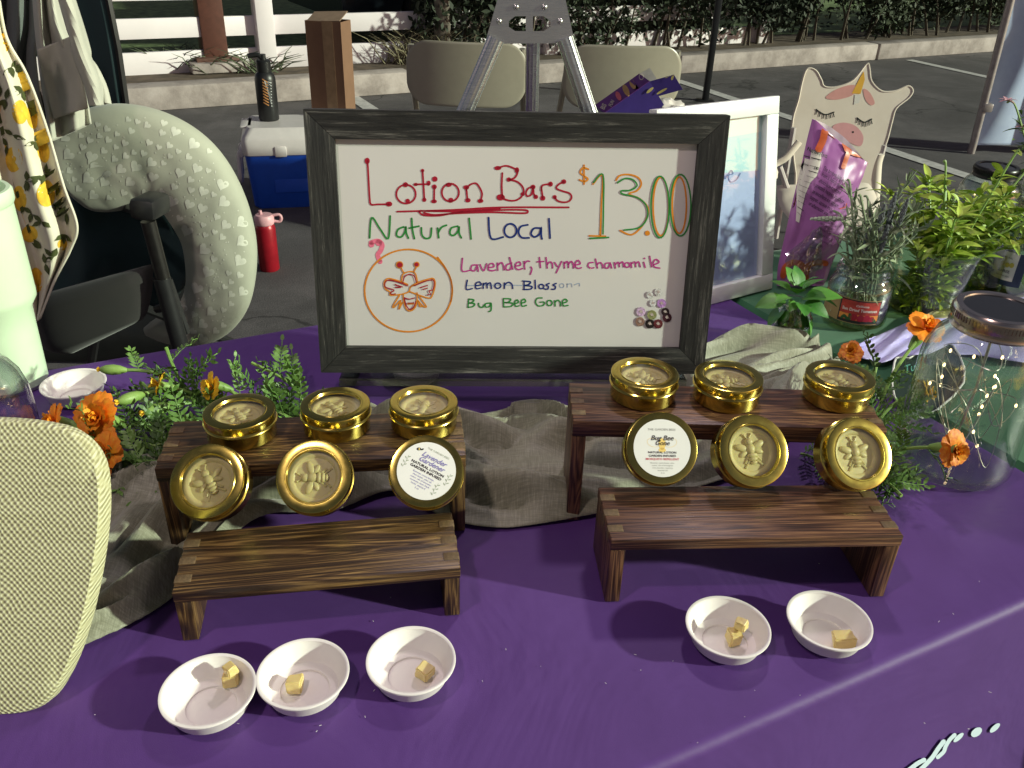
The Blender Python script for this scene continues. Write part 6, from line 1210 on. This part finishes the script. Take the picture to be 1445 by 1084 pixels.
mb.add(vs, [(i*n+k, i*n+(k+1) % n, (i+1)*n+(k+1) % n, (i+1)*n+k) for i in range(len(rings)-1) for k in range(n)])
bur = thing('burlap_stand', 'rounded burlap covered display board leaning at the lower left corner', 'display board', pn0)
fo = mb.build('burlap_cover', M_burlap, bur, Matrix.Translation(-pn0)); 
mb = MB(); q0 = cen+pnn*-.02; mb.tube([q0+Vector((-.10, 0, .02)), Vector((q0.x-.10, q0.y+.09, T+.004))], .005, 8); mb.build('rear_prop', C('prop_wire', (.05, .05, .05), .5), bur, Matrix.Translation(-pn0))
# ================================================================== LAVENDER SHEET + CHALK SIGN on the green cloth
lay_out_l = [(1215, 455), (1203, 478), (1192, 490), (1200, 505), (1235, 530)]
mb = MB()
def lsheet(u, v):
    top = [(1205, 488), (1250, 468), (1320, 438), (1400, 425), (1500, 400)]; bt_ = [(1195, 498), (1240, 512), (1290, 500), (1375, 500), (1500, 520)]
    a = bound(top, u); b = bound(bt_, u); x = a[0]+(b[0]-a[0])*v; y = a[1]+(b[1]-a[1])*v; h = .003+.010*abs(noise.noise(Vector((u*5+v*2, v*2, 5))))+.006*max(0, math.sin(u*18+v*5))**2
    return P(x, y, T+h)
mb.grid(lsheet, 80, 24); lsh = tag(mb.build('satin_sheet', cloth('lavender_satin', (.40, .36, .72), (.50, .46, .80), .3, 500, .4, 20)), 'wrinkled glossy lavender sheet lying over the green tablecloth', 'sheet'); solid(lsh, .001)
chp = [(1262, 512), (1272, 504), (1282, 506), (1292, 500), (1306, 498), (1316, 490), (1345, 488), (1360, 540), (1300, 590), (1262, 560)]
cs = thing('chalk_sign', 'small dark sign with a white scalloped edge lying behind the mason jar', 'sign', P(1310, 540, T+.006))
o0 = P(1310, 540, T+.006); cps = [P(x, y, T+.008)-o0 for x, y in [(p.x, p.y) for p in spline([(*q, 0) for q in chp], 3, True)]]
mb = MB(); mb.prism(cps, (0, 0, 1), -.002); mb.build('board', C('chalkboard', (.012, .03, .022), .6), cs)
mb = MB(); mb.tube(cps+[cps[0]], .0014, 6); mb.build('edge_trim', C('trim_white', (.7, .7, .66), .5), cs)
tp_ = text_px('Tube', 1276, 527, 15, R_(-16), 1, .3, .01); polys_to('chalk_writing', tp_, lambda q: P(q[0], q[1], T+.0105)-o0, C('teal_chalk', (.10, .36, .26), .7), cs)
